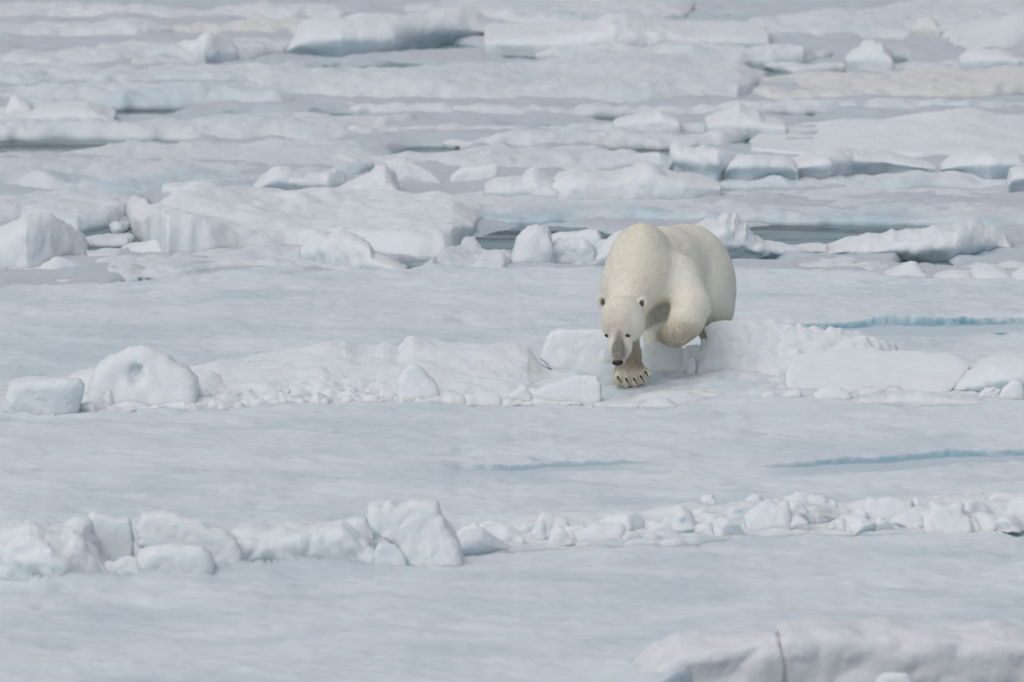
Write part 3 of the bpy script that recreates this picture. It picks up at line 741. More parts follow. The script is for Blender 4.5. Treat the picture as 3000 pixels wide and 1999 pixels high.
# ------------------------------------------------------------------ the pressure ridge the bear steps over
Mo("long white crest of the pressure ridge left of the bear", [(500, 1110), (520, 1082), (600, 1070), (640, 1051), (700, 1047), (760, 1034), (810, 1025), (870, 1018), (930, 1001), (985, 990), (1012, 986), (1032, 994), (1048, 1001), (1100, 1004), (1122, 997), (1142, 998), (1165, 1010), (1182, 1000), (1196, 986), (1212, 982), (1240, 987), (1280, 994), (1400, 1000), (1520, 1002), (1545, 1010), (1560, 1035), (1580, 1065), (1610, 1085), (1700, 1100)],
   [(500, 1198), (700, 1192), (1000, 1183), (1300, 1184), (1500, 1182), (1700, 1180)], 2.3, 'apron', 70, name="pressure_ridge", cat="ice ridge", amp=.035, freq=3.2, nv=130, low=.06)
Mo("low soft snow bank joining the left-end block and the domed block", [(-300, 1130), (-60, 1126), (30, 1140), (120, 1128), (230, 1120), (340, 1112), (450, 1104), (540, 1094), (620, 1092), (700, 1120)],
   [(-300, 1206), (100, 1210), (300, 1204), (500, 1198), (700, 1194)], 1.6, 'apron', 79, name="snow_bank", cat="snow bank", amp=.045, freq=4, nv=80, low=.05)
Mo("soft snow bank behind the large white slab at the right of the ridge", [(2200, 1120), (2320, 1085), (2450, 1064), (2700, 1062), (2900, 1066), (3060, 1062), (3300, 1090)], [(2200, 1180), (2600, 1184), (3300, 1182)], 1.8, 'apron', 78, name="snow_bank", cat="snow bank", amp=.045, freq=4, nv=80, low=.05)
block("ice_block", "chunky left-end block of the bear's ridge lying low at the left border", [(14, 1205), (16, 1160), (28, 1128), (50, 1113), (100, 1109), (150, 1109), (190, 1107), (235, 1111), (246, 1130), (240, 1165), (226, 1200), (180, 1208), (90, 1208)], .55, by=1212, seed=21, rnd=.08, lean=.05, taper=.35, amp=.009)
Mo("snow wedge behind the chunky left-end block", [(170, 1150), (190, 1112), (210, 1098), (255, 1086), (283, 1080), (292, 1100), (300, 1150)], [(170, 1175), (300, 1172)], .6, 'steep', 72)
block("ice_block", "domed block with a scooped blue hollow at the left of the ridge", [(238, 1195), (248, 1165), (262, 1130), (280, 1090), (292, 1068), (318, 1047), (350, 1036), (380, 1020), (408, 1016), (438, 1021), (462, 1033), (492, 1043), (512, 1066), (545, 1080), (575, 1110), (585, 1190)], .8, by=1195, seed=22, rnd=.08, lean=.35, taper=.45, amp=.013, freq=4, cav=[(398, 1098, .02, .10, .14, .26), (345, 1122, -.05, .11, .12, .20)])
block("ice_block", "small pyramid block standing in the scooped hollow", [(318, 1178), (328, 1140), (338, 1110), (352, 1092), (366, 1092), (384, 1110), (400, 1126), (422, 1143), (434, 1165), (430, 1178)], .28, by=1186, seed=23, rnd=.03, lean=.4, amp=.008)
block("ice_block", "grey prism block leaning in the middle of the white crest", [(1165, 1175), (1163, 1120), (1178, 1092), (1200, 1068), (1216, 1060), (1236, 1074), (1256, 1105), (1282, 1130), (1296, 1150), (1290, 1176)], .40, by=1180, seed=24, rnd=.045, lean=.5, amp=.012)
block("ice_block", "flat grey slab standing left of the bear's head", [(1582, 1050), (1588, 1020), (1602, 988), (1616, 972), (1640, 967), (1700, 968), (1780, 971), (1802, 985), (1806, 1060), (1760, 1082), (1700, 1092), (1640, 1066), (1592, 1058)], .45, by=1092, seed=25, rnd=.035, lean=.35, taper=.3, amp=.010, z0=.04)
block("ice_block", "white wedge block in front of the bear's paw, pointing left", [(1550, 1180), (1556, 1158), (1590, 1138), (1625, 1122), (1672, 1105), (1720, 1099), (1752, 1101), (1760, 1125), (1763, 1178)], .50, by=1181, seed=26, rnd=.025, lean=.30, taper=.5, amp=.008, yaw=-.1)
block("ice_chunk", "small pointed chunk left of the white wedge block", [(1475, 1180), (1490, 1158), (1515, 1140), (1534, 1127), (1545, 1135), (1555, 1160), (1562, 1180)], .30, by=1182, seed=27, rnd=.025, lean=.4, amp=.01)
block("ice_chunk", "low flat-topped chunk at the ridge foot left of the pointed chunk", [(1335, 1182), (1345, 1166), (1365, 1156), (1400, 1152), (1440, 1150), (1465, 1160), (1476, 1180)], .35, by=1184, seed=28, rnd=.03, lean=.4, amp=.01)
block("ice_block", "smooth grey block under the bear's lifted paw", [(1858, 1088), (1866, 1046), (1886, 1024), (1912, 1012), (1960, 1014), (1998, 1026), (2014, 1048), (2024, 1088)], .48, by=1108, seed=29, rnd=.02, lean=.95, taper=.0, amp=.020, freq=6, cuts=4, z0=.05)
block("ice_chunk", "thin grey flake leaning right of the smooth grey block", [(2006, 1086), (2010, 1056), (2024, 1043), (2050, 1046), (2068, 1058), (2070, 1086)], .22, by=1108, seed=30, rnd=.02, lean=.8, amp=.008, z0=.05)
Mo("crumbled snow heap filling the gap below the bear's belly", [(1980, 1108), (2002, 1058), (2022, 1026), (2044, 1014), (2066, 1016), (2086, 1032), (2104, 1058), (2126, 1064), (2150, 1082), (2190, 1108)], [(1980, 1124), (2190, 1126)], .55, 'apron', 66, amp=.035, freq=7, z0=.03)
Mo("soft drift of snow between the paw and the broad white block", [(1880, 1118), (1930, 1098), (1990, 1092), (2050, 1086), (2120, 1078), (2200, 1076), (2280, 1084), (2340, 1110)], [(1880, 1150), (2100, 1160), (2340, 1156)], 1.3, 'apron', 67, amp=.03, freq=4, z0=.03)
block("ice_chunk", "small upright nub of snow beside the bear's hind paw", [(2012, 1078), (2014, 1060), (2022, 1044), (2032, 1044), (2038, 1062), (2036, 1078)], .12, by=1110, seed=31, rnd=.015, lean=.2, amp=.005, z0=.06)
block("ice_block", "broad white ice block in front of the bear's hind legs", [(2036, 1105), (2046, 1050), (2056, 1010), (2068, 986), (2088, 965), (2106, 946), (2126, 938), (2170, 942), (2225, 947), (2242, 953), (2264, 955), (2282, 965), (2340, 970), (2420, 975), (2470, 985), (2510, 992), (2540, 1001), (2562, 1016), (2600, 1035), (2640, 1060), (2640, 1090), (2400, 1100), (2200, 1105)], .75, by=1122, z0=.05, seed=38, rnd=.07, lean=.85, taper=.1, amp=.045, freq=5.5, cuts=2)
block("ice_slab", "large white slab with rounded left end at the right of the ridge", [(2306, 1130), (2310, 1095), (2322, 1072), (2345, 1062), (2390, 1052), (2420, 1048), (2560, 1049), (2700, 1051), (2800, 1060), (2850, 1085), (2830, 1120), (2740, 1150), (2640, 1168), (2500, 1178), (2380, 1182), (2335, 1160)], .95, by=1180, seed=32, rnd=.06, lean=1.0, taper=-.05, amp=.014, freq=3.5, cuts=1)
Mo("snowy block pile at the right border of the ridge", [(2790, 1130), (2825, 1100), (2860, 1080), (2885, 1062), (2915, 1052), (2960, 1050), (3060, 1046), (3140, 1080)], [(2790, 1160), (2900, 1172), (3140, 1180)], 1.2, 'under', 74, melt=.6, name="ice_pile", cat="ice pile")
block("ice_chunk", "upright white chunk at the foot of the ridge near the right border", [(2918, 1182), (2930, 1160), (2942, 1138), (2960, 1118), (2978, 1113), (2994, 1122), (3000, 1150), (3002, 1182)], .3, by=1185, seed=33, rnd=.03, lean=.3, amp=.01)
block("ice_chunk", "small crumbly chunk left of the upright white chunk by the right border", [(2862, 1170), (2872, 1148), (2892, 1138), (2912, 1134), (2930, 1140), (2934, 1165), (2920, 1178)], .22, by=1182, seed=34, rnd=.02, lean=.2, amp=.022, freq=14)
block("ice_chunk", "flattish chunk leaning on the left end of the large white slab", [(2282, 1180), (2288, 1162), (2308, 1148), (2330, 1142), (2348, 1146), (2350, 1164), (2342, 1182)], .25, by=1184, seed=35, rnd=.025, lean=.3, amp=.008)
block("ice_chunk", "pointed little chunk left of the flattish leaning chunk", [(2198, 1183), (2220, 1166), (2240, 1154), (2258, 1149), (2272, 1158), (2286, 1182)], .25, by=1184, seed=36, rnd=.02, lean=.4, amp=.01)
block("ice_chunk", "smooth rounded block in front of the large white slab", [(2372, 1183), (2385, 1156), (2408, 1138), (2436, 1130), (2462, 1134), (2485, 1148), (2512, 1172), (2508, 1184)], .35, by=1186, seed=37, rnd=.05, lean=.4, amp=.008)
Mo("low crumbled snow bank along the foot of the large white slab", [(2500, 1180), (2520, 1164), (2570, 1163), (2600, 1164), (2622, 1152), (2650, 1156), (2690, 1148), (2716, 1152), (2740, 1160), (2790, 1165), (2880, 1172), (2930, 1182)], [(2500, 1187), (2930, 1188)], .5, 'steep', 75, amp=.03, freq=8)
Mo("smooth snow lip at the front of the trampled ramp", [(1740, 1180), (1800, 1172), (1860, 1160), (1900, 1150), (1960, 1144), (2010, 1146), (2060, 1158), (2140, 1172), (2200, 1182)], [(1740, 1185), (1960, 1188), (2200, 1187)], .6, 'apron', 76, amp=.012)
Mo("little snow swell before the smooth lip below the paw", [(1870, 1186), (1900, 1174), (1930, 1166), (1952, 1167), (1980, 1184)], [(1870, 1190), (1980, 1190)], .35, 'round', 77, amp=.008)

# ------------------------------------------------------------------ the lower-left heap
Mo("rough snow heap at the left border, greyer and crumbly at its foot", [(-200, 1560), (-60, 1530), (0, 1530), (50, 1526), (85, 1521), (118, 1534), (150, 1546), (178, 1558), (200, 1552), (216, 1545), (245, 1550), (262, 1580), (290, 1625), (318, 1668)], [(-200, 1702), (60, 1710), (150, 1715), (318, 1702)], 1.4, 'steep', 80, amp=.06, freq=4.6, nv=80)
block("ice_block", "upright cube-like block second from the left in the lower heap", [(248, 1600), (251, 1550), (256, 1522), (262, 1506), (276, 1502), (310, 1510), (345, 1520), (378, 1521), (384, 1545), (390, 1590), (386, 1622), (360, 1632), (330, 1636), (285, 1622)], .42, by=1650, seed=41, rnd=.030, lean=.25, taper=.25, amp=.008, z0=.02)
block("ice_chunk", "broken lump at the foot of the upright cube-like block", [(302, 1690), (306, 1662), (312, 1648), (338, 1656), (352, 1640), (372, 1632), (400, 1640), (436, 1655), (455, 1685), (450, 1706), (330, 1706)], .32, by=1704, seed=42, rnd=.03, lean=.4, amp=.018)
block("ice_block", "long loaf-like block sloping right in the lower heap", [(404, 1600), (404, 1535), (414, 1512), (438, 1507), (480, 1509), (520, 1513), (565, 1528), (620, 1550), (655, 1563), (690, 1588), (706, 1618), (712, 1660), (690, 1688), (600, 1690), (480, 1640)], .55, by=1668, seed=43, rnd=.06, lean=.35, taper=.3, amp=.012)
block("ice_block", "low rounded boulder in front of the long loaf-like block", [(392, 1670), (396, 1632), (420, 1610), (452, 1597), (500, 1595), (560, 1597), (592, 1603), (614, 1620), (624, 1645), (622, 1695), (540, 1702), (440, 1700)], .42, by=1702, seed=44, rnd=.08, lean=.15, taper=.35, amp=.012)
Mo("back row of small snow lumps behind the middle of the lower heap", [(668, 1580), (685, 1552), (705, 1543), (740, 1537), (775, 1540), (800, 1544), (835, 1540), (850, 1532), (880, 1530), (912, 1532), (930, 1538), (985, 1534), (1010, 1526), (1035, 1518), (1068, 1517), (1090, 1540)], [(668, 1600), (900, 1590), (1090, 1580)], .7, 'steep', 81, amp=.03)
Mo("long lumpy snow block in the middle of the lower heap, shaded below", [(690, 1610), (702, 1588), (740, 1578), (790, 1568), (835, 1555), (900, 1545), (950, 1537), (1000, 1530), (1022, 1545), (1045, 1565), (1075, 1585), (1110, 1610), (1130, 1640)], [(690, 1664), (760, 1662), (830, 1668), (870, 1666), (950, 1664), (1130, 1668)], .9, 'steep', 82, amp=.05, melt=.7, z0=-.03, nv=64, name="ice_block", cat="ice block")
block("ice_block", "big tilted block with a blue shaded left face in the lower heap", [(1076, 1530), (1076, 1500), (1084, 1488), (1104, 1485), (1122, 1488), (1142, 1480), (1168, 1488), (1192, 1484), (1222, 1470), (1250, 1472), (1284, 1474), (1290, 1500), (1304, 1540), (1330, 1570), (1346, 1600), (1356, 1640), (1280, 1656), (1215, 1662), (1192, 1625), (1150, 1592), (1108, 1568), (1086, 1550)], .60, by=1662, seed=45, rnd=.05, lean=.45, taper=.25, amp=.016, sink=.04, yaw=.12)
block("ice_chunk", "bluish chunk tucked under the big tilted block", [(1090, 1668), (1094, 1620), (1108, 1595), (1130, 1588), (1160, 1600), (1190, 1630), (1200, 1662)], .35, by=1668, seed=46, rnd=.03, lean=.5, amp=.015, melt=.4)
Mo("crumpled snow lump right of the big tilted block", [(1336, 1610), (1348, 1580), (1366, 1564), (1390, 1560), (1412, 1558), (1440, 1572), (1470, 1590), (1490, 1608)], [(1336, 1632), (1400, 1626), (1490, 1612)], .6, 'under', 83, amp=.03, melt=.6)

# ------------------------------------------------------------------ the rubble row at the lower right
RUB = [(-10, 0)]
Mo("low snow bed that the rubble row rests on", [(1330, 1625), (1380, 1580), (1450, 1552), (1540, 1521), (1640, 1506), (1760, 1501), (1900, 1498), (1990, 1484), (2080, 1491), (2200, 1476), (2330, 1478), (2460, 1486), (2560, 1466), (2700, 1464), (2850, 1456), (2960, 1448), (3060, 1446), (3200, 1480)],
   [(1330, 1632), (1500, 1612), (1700, 1600), (2000, 1590), (2220, 1575), (2400, 1560), (2700, 1556), (3200, 1548)], 1.7, 'apron', 85, amp=.085, freq=4.2, nv=90, melt=.6, name="rubble_bed", cat="snow bed")
BIG_RUBBLE = [
    ("tall narrow rubble lump at the left part of the rubble row", (1580, 1588, 50, 72, .22)),
    ("large rounded hump in the left half of the rubble row", (1760, 1592, 165, 62, .5)),
    ("isolated snow knob on the blue ice behind the rubble row", (2075, 1482, 55, 42, .22)),
    ("small knob right of the isolated snow knob", (2213, 1470, 45, 30, .2)),
    ("long pale chunk lying at the back of the rubble row", (2360, 1486, 130, 46, .35)),
    ("biggest white lump in the middle of the rubble row", (2250, 1560, 150, 95, .5)),
    ("square white block standing at the right of the rubble row", (2775, 1556, 150, 88, .5)),
    ("broad hump left of the square white block", (2600, 1530, 170, 78, .6)),
    ("jagged white chunk at the back near the right border", (2935, 1500, 110, 68, .4)),
]
def chunk_poly(cx, by, w, hh, r):
    n = 11
    pts = [(cx + w / 2, by)]
    for k in range(n):
        a = math.pi * (k + .5) / n
        rr = r.uniform(.82, 1.06)
        pts.append((cx + math.copysign(abs(math.cos(a)) ** .75, math.cos(a)) * w / 2 * rr, by - math.sin(a) ** .8 * hh * rr))
    pts.append((cx - w / 2, by))
    return pts
for i, (lb, (cx, by, w, hh, dp)) in enumerate(BIG_RUBBLE):
    r = random.Random(100 + i)
    block("ice_chunk", lb, chunk_poly(cx, by, w, hh, r), dp, by=by + 2, seed=60 + i, rnd=.04, lean=.35, taper=.5, amp=.014, freq=8, sink=.05)

SMALL = [(1440, 1566, 110, 42), (1415, 1606, 60, 40), (1520, 1605, 50, 46), (1640, 1600, 110, 55), (1675, 1552, 70, 30), (1840, 1590, 90, 38), (1735, 1602, 95, 26), (1910, 1588, 130, 28), (1905, 1548, 120, 38), (2000, 1566, 140, 62),
         (2085, 1545, 105, 42), (2130, 1574, 120, 44), (2150, 1487, 70, 24), (2165, 1530, 110, 50), (2285, 1484, 66, 30), (2335, 1530, 110, 50), (2390, 1528, 80, 48), (2440, 1490, 28, 24), (2450, 1542, 80, 36), (2370, 1556, 70, 28),
         (2475, 1556, 92, 40), (2580, 1556, 80, 32), (2640, 1512, 110, 42), (2690, 1492, 60, 34), (2775, 1476, 110, 34), (2690, 1552, 60, 26), (2860, 1478, 56, 36), (2985, 1486, 60, 40), (2900, 1540, 120, 40), (2965, 1546, 100, 34), (2800, 1525, 110, 36), (2895, 1432, 18, 12),
         (1365, 1622, 40, 26), (1470, 1610, 44, 26), (2040, 1588, 60, 24), (2520, 1520, 60, 30),
         (1480, 1590, 120, 60), (1545, 1575, 90, 45), (1610, 1568, 110, 50), (1690, 1585, 110, 50), (1830, 1566, 140, 55), (1935, 1572, 120, 48), (2065, 1572, 100, 46), (2195, 1556, 90, 50), (2320, 1556, 110, 46), (2430, 1522, 110, 50),
         (2505, 1545, 110, 46), (2690, 1530, 120, 52), (2850, 1512, 130, 52), (2860, 1552, 110, 42), (3000, 1522, 120, 55), (1390, 1590, 80, 44), (2540, 1495, 90, 38), (2060, 1524, 120, 38)]
temps = []
for i in range(6):
    r = random.Random(300 + i)
    o = block("ice_chunk", None, chunk_poly(1500, 1000, 100, 52, r), .26, by=1002, seed=80 + i, rnd=.028, lean=.3, taper=.5, amp=.012, freq=9, sink=.05, cuts=6)
    temps.append(o.data); bpy.data.objects.remove(o)
def scatter_chunk(i, cx, by, w, hh, label, group, z0=0.0):
    me = temps[i % 6]
    o = link("ice_chunk", me)
    p = at(cx, by, z0)
    s = p[1] / FPX
    rr = random.Random(i * 31 + int(cx))
    w *= rr.uniform(.8, 1.25); hh *= rr.uniform(.75, 1.2)
    o.location = (p[0], p[1] + 0.12, z0 - 0.05)
    d = np.array(me.vertices[0].co)
    o.scale = (w * s / 0.267, w * s / 0.267 * 1.0, hh * s * 1.08 / 0.15)
    o.rotation_euler = (rr.uniform(-.25, .25), rr.uniform(-.35, .35), rr.uniform(-2.8, 2.8))
    return tag(o, label, "ice chunk", group)
ORD = "first second third fourth fifth sixth seventh eighth ninth tenth eleventh twelfth thirteenth fourteenth".split()
def slot_labels(items, marks, what, rowsplit=None):
    """say for each small piece between which two landmarks it lies, in which row, and which one from the left"""
    keys, out = {}, [None] * len(items)
    for i in sorted(range(len(items)), key=lambda i: items[i][0]):
        cx, by = items[i][:2]
        ms = [m for m in marks if m[0] <= cx]; me = [m for m in marks if m[0] > cx]
        where = ("between %s and %s" % (ms[-1][1], me[0][1])) if ms and me else ("right of %s" % ms[-1][1] if ms else "left of %s" % me[0][1])
        row = "" if rowsplit is None else (" front" if by > rowsplit(cx) else " rear")
        keys.setdefault((where, row), []).append(i)
    for (where, row), ids in keys.items():
        for n, i in enumerate(ids):
            out[i] = ("%s%s %s %s" % ("single" if len(ids) == 1 else ORD[n], row, what, where)).replace("first", "leftmost")
    return out
MK = [(1585, "the tall narrow lump"), (1760, "the large rounded hump"), (2075, "the snow knob"), (2250, "the biggest white lump"), (2600, "the broad hump"), (2775, "the square white block")]
for i, ((cx, by, w, hh), lb) in enumerate(zip(SMALL, slot_labels(SMALL, MK, "rubble chunk", lambda x: 1612 - (x - 1500) * .05))):
    scatter_chunk(i, cx, by, w, hh, lb, "small chunks in the lower right rubble row", .03 if by < 1550 else 0)
CRUMBS = [(60, 1212, 44, 22), (118, 1216, 24, 10), (158, 1217, 22, 12), (270, 1205, 90, 26), (372, 1208, 70, 20), (475, 1200, 60, 22), (560, 1204, 60, 18), (640, 1200, 70, 22), (700, 1198, 60, 24), (780, 1199, 80, 22), (830, 1196, 50, 18),
          (880, 1186, 60, 28), (945, 1186, 70, 30), (1000, 1184, 40, 16), (1080, 1186, 80, 20), (1290, 1187, 60, 16), (1650, 1186, 60, 14), (1775, 1186, 40, 12), (320, 1196, 60, 40), (420, 1196, 50, 30), (520, 1186, 70, 34), (590, 1182, 60, 40),
          (680, 1178, 70, 46), (740, 1172, 50, 40), (820, 1170, 60, 40), (1010, 1168, 60, 44), (1060, 1160, 50, 36), (1130, 1176, 70, 30), (1340, 1172, 70, 26)]
MK = [(140, "the left-end block"), (370, "the pyramid block"), (780, "the crest"), (1230, "the grey prism block"), (1655, "the white wedge block"), (1880, "the paw")]
for i, ((cx, by, w, hh), lb) in enumerate(zip(CRUMBS, slot_labels(CRUMBS, MK, "ridge-foot crumb", lambda x: 1193 - (x - 300) * .012))):
    scatter_chunk(i + 3, cx, by, w, hh, lb, "ice crumbs along the foot of the ridge")
LOWC = [(330, 1712, 40, 16), (420, 1712, 50, 18), (470, 1708, 40, 16), (540, 1703, 50, 16), (700, 1686, 60, 22), (760, 1682, 40, 18), (880, 1672, 60, 18), (230, 1716, 40, 14)]
MK = [(265, "the cube-like block"), (480, "the low rounded boulder"), (660, "the loaf-like block"), (900, "the long lumpy block")]
for i, ((cx, by, w, hh), lb) in enumerate(zip(LOWC, slot_labels(LOWC, MK, "crack crumb"))):
    scatter_chunk(i + 1, cx, by, w, hh, lb, "crumbs in the crack of the lower heap", -.03)

# ------------------------------------------------------------------ the broken edge at the lower right
def cliff(label, top, seed):
    return mound("ice_cliff", label, top, [(1700, 2065), (2285, 2055), (3000, 2045), (3400, 2045)], 1.5, 'cliff', z0=SEA, seed=seed, mat=M_CLIFF, cat="ice cliff", amp=.06, freq=2.6, nv=90, melt=.4)
cliff("pale cliff face left of the vertical crack at the bottom right", [(1800, 2080), (1850, 2015), (1895, 1960), (1930, 1922), (1990, 1893), (2050, 1880), (2110, 1870), (2200, 1860), (2270, 1852), (2284, 1862), (2293, 1900), (2296, 2000), (2298, 2070)], 91)
cliff("pale cliff face right of the vertical crack at the bottom right", [(2281, 2070), (2283, 2000), (2285, 1900), (2290, 1860), (2310, 1851), (2400, 1850), (2500, 1853), (2600, 1850), (2700, 1849), (2800, 1846), (2940, 1844), (3000, 1852), (3100, 1860), (3400, 1900)], 92)
block("ice_chunk", "bright white ice chunk floating at the bottom edge before the cliff", [(2556, 2075), (2558, 2010), (2568, 1985), (2586, 1973), (2620, 1969), (2656, 1973), (2672, 1990), (2682, 2030), (2684, 2075)], .30, by=2100, z0=SEA, seed=95, rnd=.05, lean=.2, amp=.006)

# ------------------------------------------------------------------ the polar bear
# body frame in millimetres: x to the viewer's right, v downwards, d away from the viewer
bpy.context.view_layer.update()
def hit(px, py):
    """first ice surface met along a line of sight"""
    d = dir_of(px, py); d = Vector(d / np.linalg.norm(d))
    best = None
    for o in COL.objects:
        if o.type != 'MESH' or o.name.startswith("sea"): continue
        ok, loc, nrm, idx = o.ray_cast(o.matrix_world.inverted() @ Vector(CAM), d)
        if ok:
            w = o.matrix_world @ loc
            t = (w - Vector(CAM)).length
            if best is None or t < best[0]: best = (t, w)
    return best

C0 = (1650 + 800 * .38265, 600 + 700 * .38265)
bf = dir_of(*C0); bf = bf / np.linalg.norm(bf)
br = np.cross(bf, np.array([0, 0, 1.0])); br /= np.linalg.norm(br)
bu = np.cross(br, bf)
FRONT_D = -400.0
paw_hit = hit(1650 + 540 * .38265, 600 + 1375 * .38265)
MM = .38265 / FPX * 100.0
SB = paw_hit[0] * 1.0 - FRONT_D * MM
MM = .38265 / FPX * SB
ORG = CAM + bf * SB
def W(p):
    p = np.asarray(p, float)
    return ORG + np.multiply.outer((p[..., 0] - 800) * MM, br) - np.multiply.outer((p[..., 1] - 700) * MM, bu) + np.multiply.outer(p[..., 2] * MM, bf)

def ell(P, c, r, rot=None):
    q = P - np.array(c, float)
    if rot is not None: q = q @ rot
    r = np.array(r, float)
    k0 = np.sqrt(((q / r) ** 2).sum(-1)); k1 = np.sqrt(((q / (r * r)) ** 2).sum(-1)) + 1e-9
    return k0 * (k0 - 1) / k1

def cone(P, a, b, ra, rb):
    a = np.array(a, float); b = np.array(b, float)
    ab = b - a; t = np.clip(((P - a) @ ab) / (ab @ ab), 0, 1)
    d = P - a - t[..., None] * ab
    return np.sqrt((d * d).sum(-1)) - (ra + (rb - ra) * t)

def rotx(deg):
    a = math.radians(deg); c, s = math.cos(a), math.sin(a)
    return np.array([[1, 0, 0], [0, c, -s], [0, s, c]])
def rotz(deg):
    a = math.radians(deg); c, s = math.cos(a), math.sin(a)
    return np.array([[c, -s, 0], [s, c, 0], [0, 0, 1]])
def roty(deg):
    a = math.radians(deg); c, s = math.cos(a), math.sin(a)
    return np.array([[c, 0, s], [0, 1, 0], [-s, 0, c]])

CLAWS = []
def bear_field(P):
    # trunk
    F = ell(P, (590, 560, 120), (275, 395, 400))
    F = smin(F, ell(P, (775, 545, 600), (322, 385, 470)), 190)
    F = smin(F, ell(P, (940, 562, 1060), (370, 420, 460)), 200)
    F = smin(F, ell(P, (612, 315, 70), (150, 158, 260)), 90)             # shoulder hump
    F = smin(F, ell(P, (1130, 700, 900), (185, 290, 330)), 110)          # near thigh
    F = smin(F, ell(P, (760, 690, 800), (190, 250, 300)), 110)           # far thigh
    # neck and head
    F = smin(F, cone(P, (588, 520, -30), (478, 800, -330), 245, 158), 80)
    F = smin(F, ell(P, (455, 835, -545), (150, 135, 165)), 60)           # skull
    F = smin(F, ell(P, (458, 930, -585), (142, 120, 120)), 50)           # cheeks
    F = smin(F, ell(P, (395, 905, -560), (92, 125, 120)), 40)
    F = smin(F, ell(P, (530, 900, -560), (98, 135, 120)), 40)
    F = smin(F, cone(P, (440, 985, -660), (424, 1165, -775), 88, 57), 50)  # muzzle
    F = smin(F, cone(P, (447, 1010, -600), (432, 1150, -690), 78, 46), 35)  # jaw
    F = smin(F, ell(P, (440, 1085, -680), (88, 95, 84)), 40)             # lips and jowls
    F = smin(F, ell(P, (424, 1182, -782), (55, 42, 46)), 22)             # nose tip
    F = smin(F, cone(P, (443, 900, -668), (437, 1010, -722), 62, 46), 45)  # brow and stop
    for ex, ey, ed in ((335, 998, -665), (492, 1003, -655)):             # eye sockets
        F = smax(F, -ell(P, (ex, ey, ed - 62), (26, 16, 40)), 18)
    # ears
    for ex, ey, ed, rz_, hx in ((300, 742, -520, -22, 6), (606, 757, -510, 20, -2)):
        R = rotz(rz_)
        e = ell(P, (ex, ey, ed), (44, 56, 30), R)
        e = smax(e, -ell(P, (ex + hx, ey + 4, ed - 30), (23, 34, 24), R), 12)
        F = smin(F, e, 22)
    # right foreleg, stretched forward and planted
    F = smin(F, cone(P, (470, 640, -20), (500, 880, -170), 185, 105), 60)
    F = smin(F, cone(P, (500, 880, -170), (505, 1130, -330), 100, 66), 40)
    F = smin(F, cone(P, (518, 1130, -330), (515, 1235, -385), 74, 92), 45)
    F = smin(F, ell(P, (512, 1282, -420), (118, 82, 125)), 40)
    # left foreleg, lifted with the paw hanging back
    F = smin(F, cone(P, (880, 560, 60), (975, 770, -110), 180, 146), 95)
    F = smin(F, cone(P, (982, 770, -120), (935, 905, -200), 142, 128), 45)
    F = smin(F, cone(P, (940, 860, -190), (868, 970, -270), 140, 112), 40)
    F = smin(F, ell(P, (850, 985, -190), (116, 94, 130)), 40)
    F = smin(F, ell(P, (805, 990, -80), (88, 74, 115)), 40)
    # hind legs
    F = smin(F, cone(P, (1150, 820, 800), (1160, 1010, 900), 150, 95), 70)
    F = smin(F, cone(P, (1160, 1010, 900), (1160, 1130, 840), 92, 72), 45)
    F = smin(F, ell(P, (1165, 1165, 780), (100, 62, 150)), 35)
    F = smin(F, cone(P, (740, 800, 700), (700, 990, 780), 130, 82), 60)
    F = smin(F, cone(P, (700, 990, 780), (700, 1130, 700), 80, 70), 40)
    F = smin(F, ell(P, (700, 1165, 650), (95, 60, 140)), 35)
    F = smin(F, ell(P, (1010, 480, 1500), (60, 90, 60)), 50)             # tail
    F = smax(F, -ell(P, (742, 860, -40), (66, 80, 210)), 95)             # open armpit between neck and lifted leg
    return F

TOES = [((425, 1338, -505), 40), ((488, 1352, -522), 43), ((548, 1350, -522), 42), ((600, 1332, -505), 39), ((636, 1298, -480), 33)]
def bear_detail(F, P):
    for c, r in TOES:
        F = smin(F, cone(P, (515 + (c[0] - 515) * .75, 1275, -430), c, r * 1.05, r), 16)
    return F

hv = 10.0
lo = np.array([180, 90, -860.0]); hi = np.array([1360, 1440, 1600.0])
gx, gy, gz = [np.arange(lo[i], hi[i], hv) for i in range(3)]
Gp = np.stack(np.meshgrid(gx, gy, gz, indexing='ij'), -1).astype(np.float32)
Fb = bear_detail(bear_field(Gp), Gp)
band = np.abs(Fb) < 40
Fb[band] += 3.0 * noise(Gp[band] / 70.0) + 1.5 * noise(Gp[band] / 28.0)
Vb, Qb = surface_nets(Fb, lo, hv)
del Gp

def front_d(x, v):
    """depth of the first body surface met at x, v"""
    ix = int(round((x - lo[0]) / hv)); iv = int(round((v - lo[1]) / hv))
    col = Fb[ix, iv]
    k = np.argmax(col < 0)
    return gz[k] - hv * (col[k] / (col[k] - col[k - 1] + 1e-9)) if k > 0 else gz[0]

def blob(P, c, r, soft=0.6):
    k = np.sqrt((((P - np.array(c, float)) / np.array(r, float)) ** 2).sum(-1))
    return 1 - sst(soft, 1.25, k)

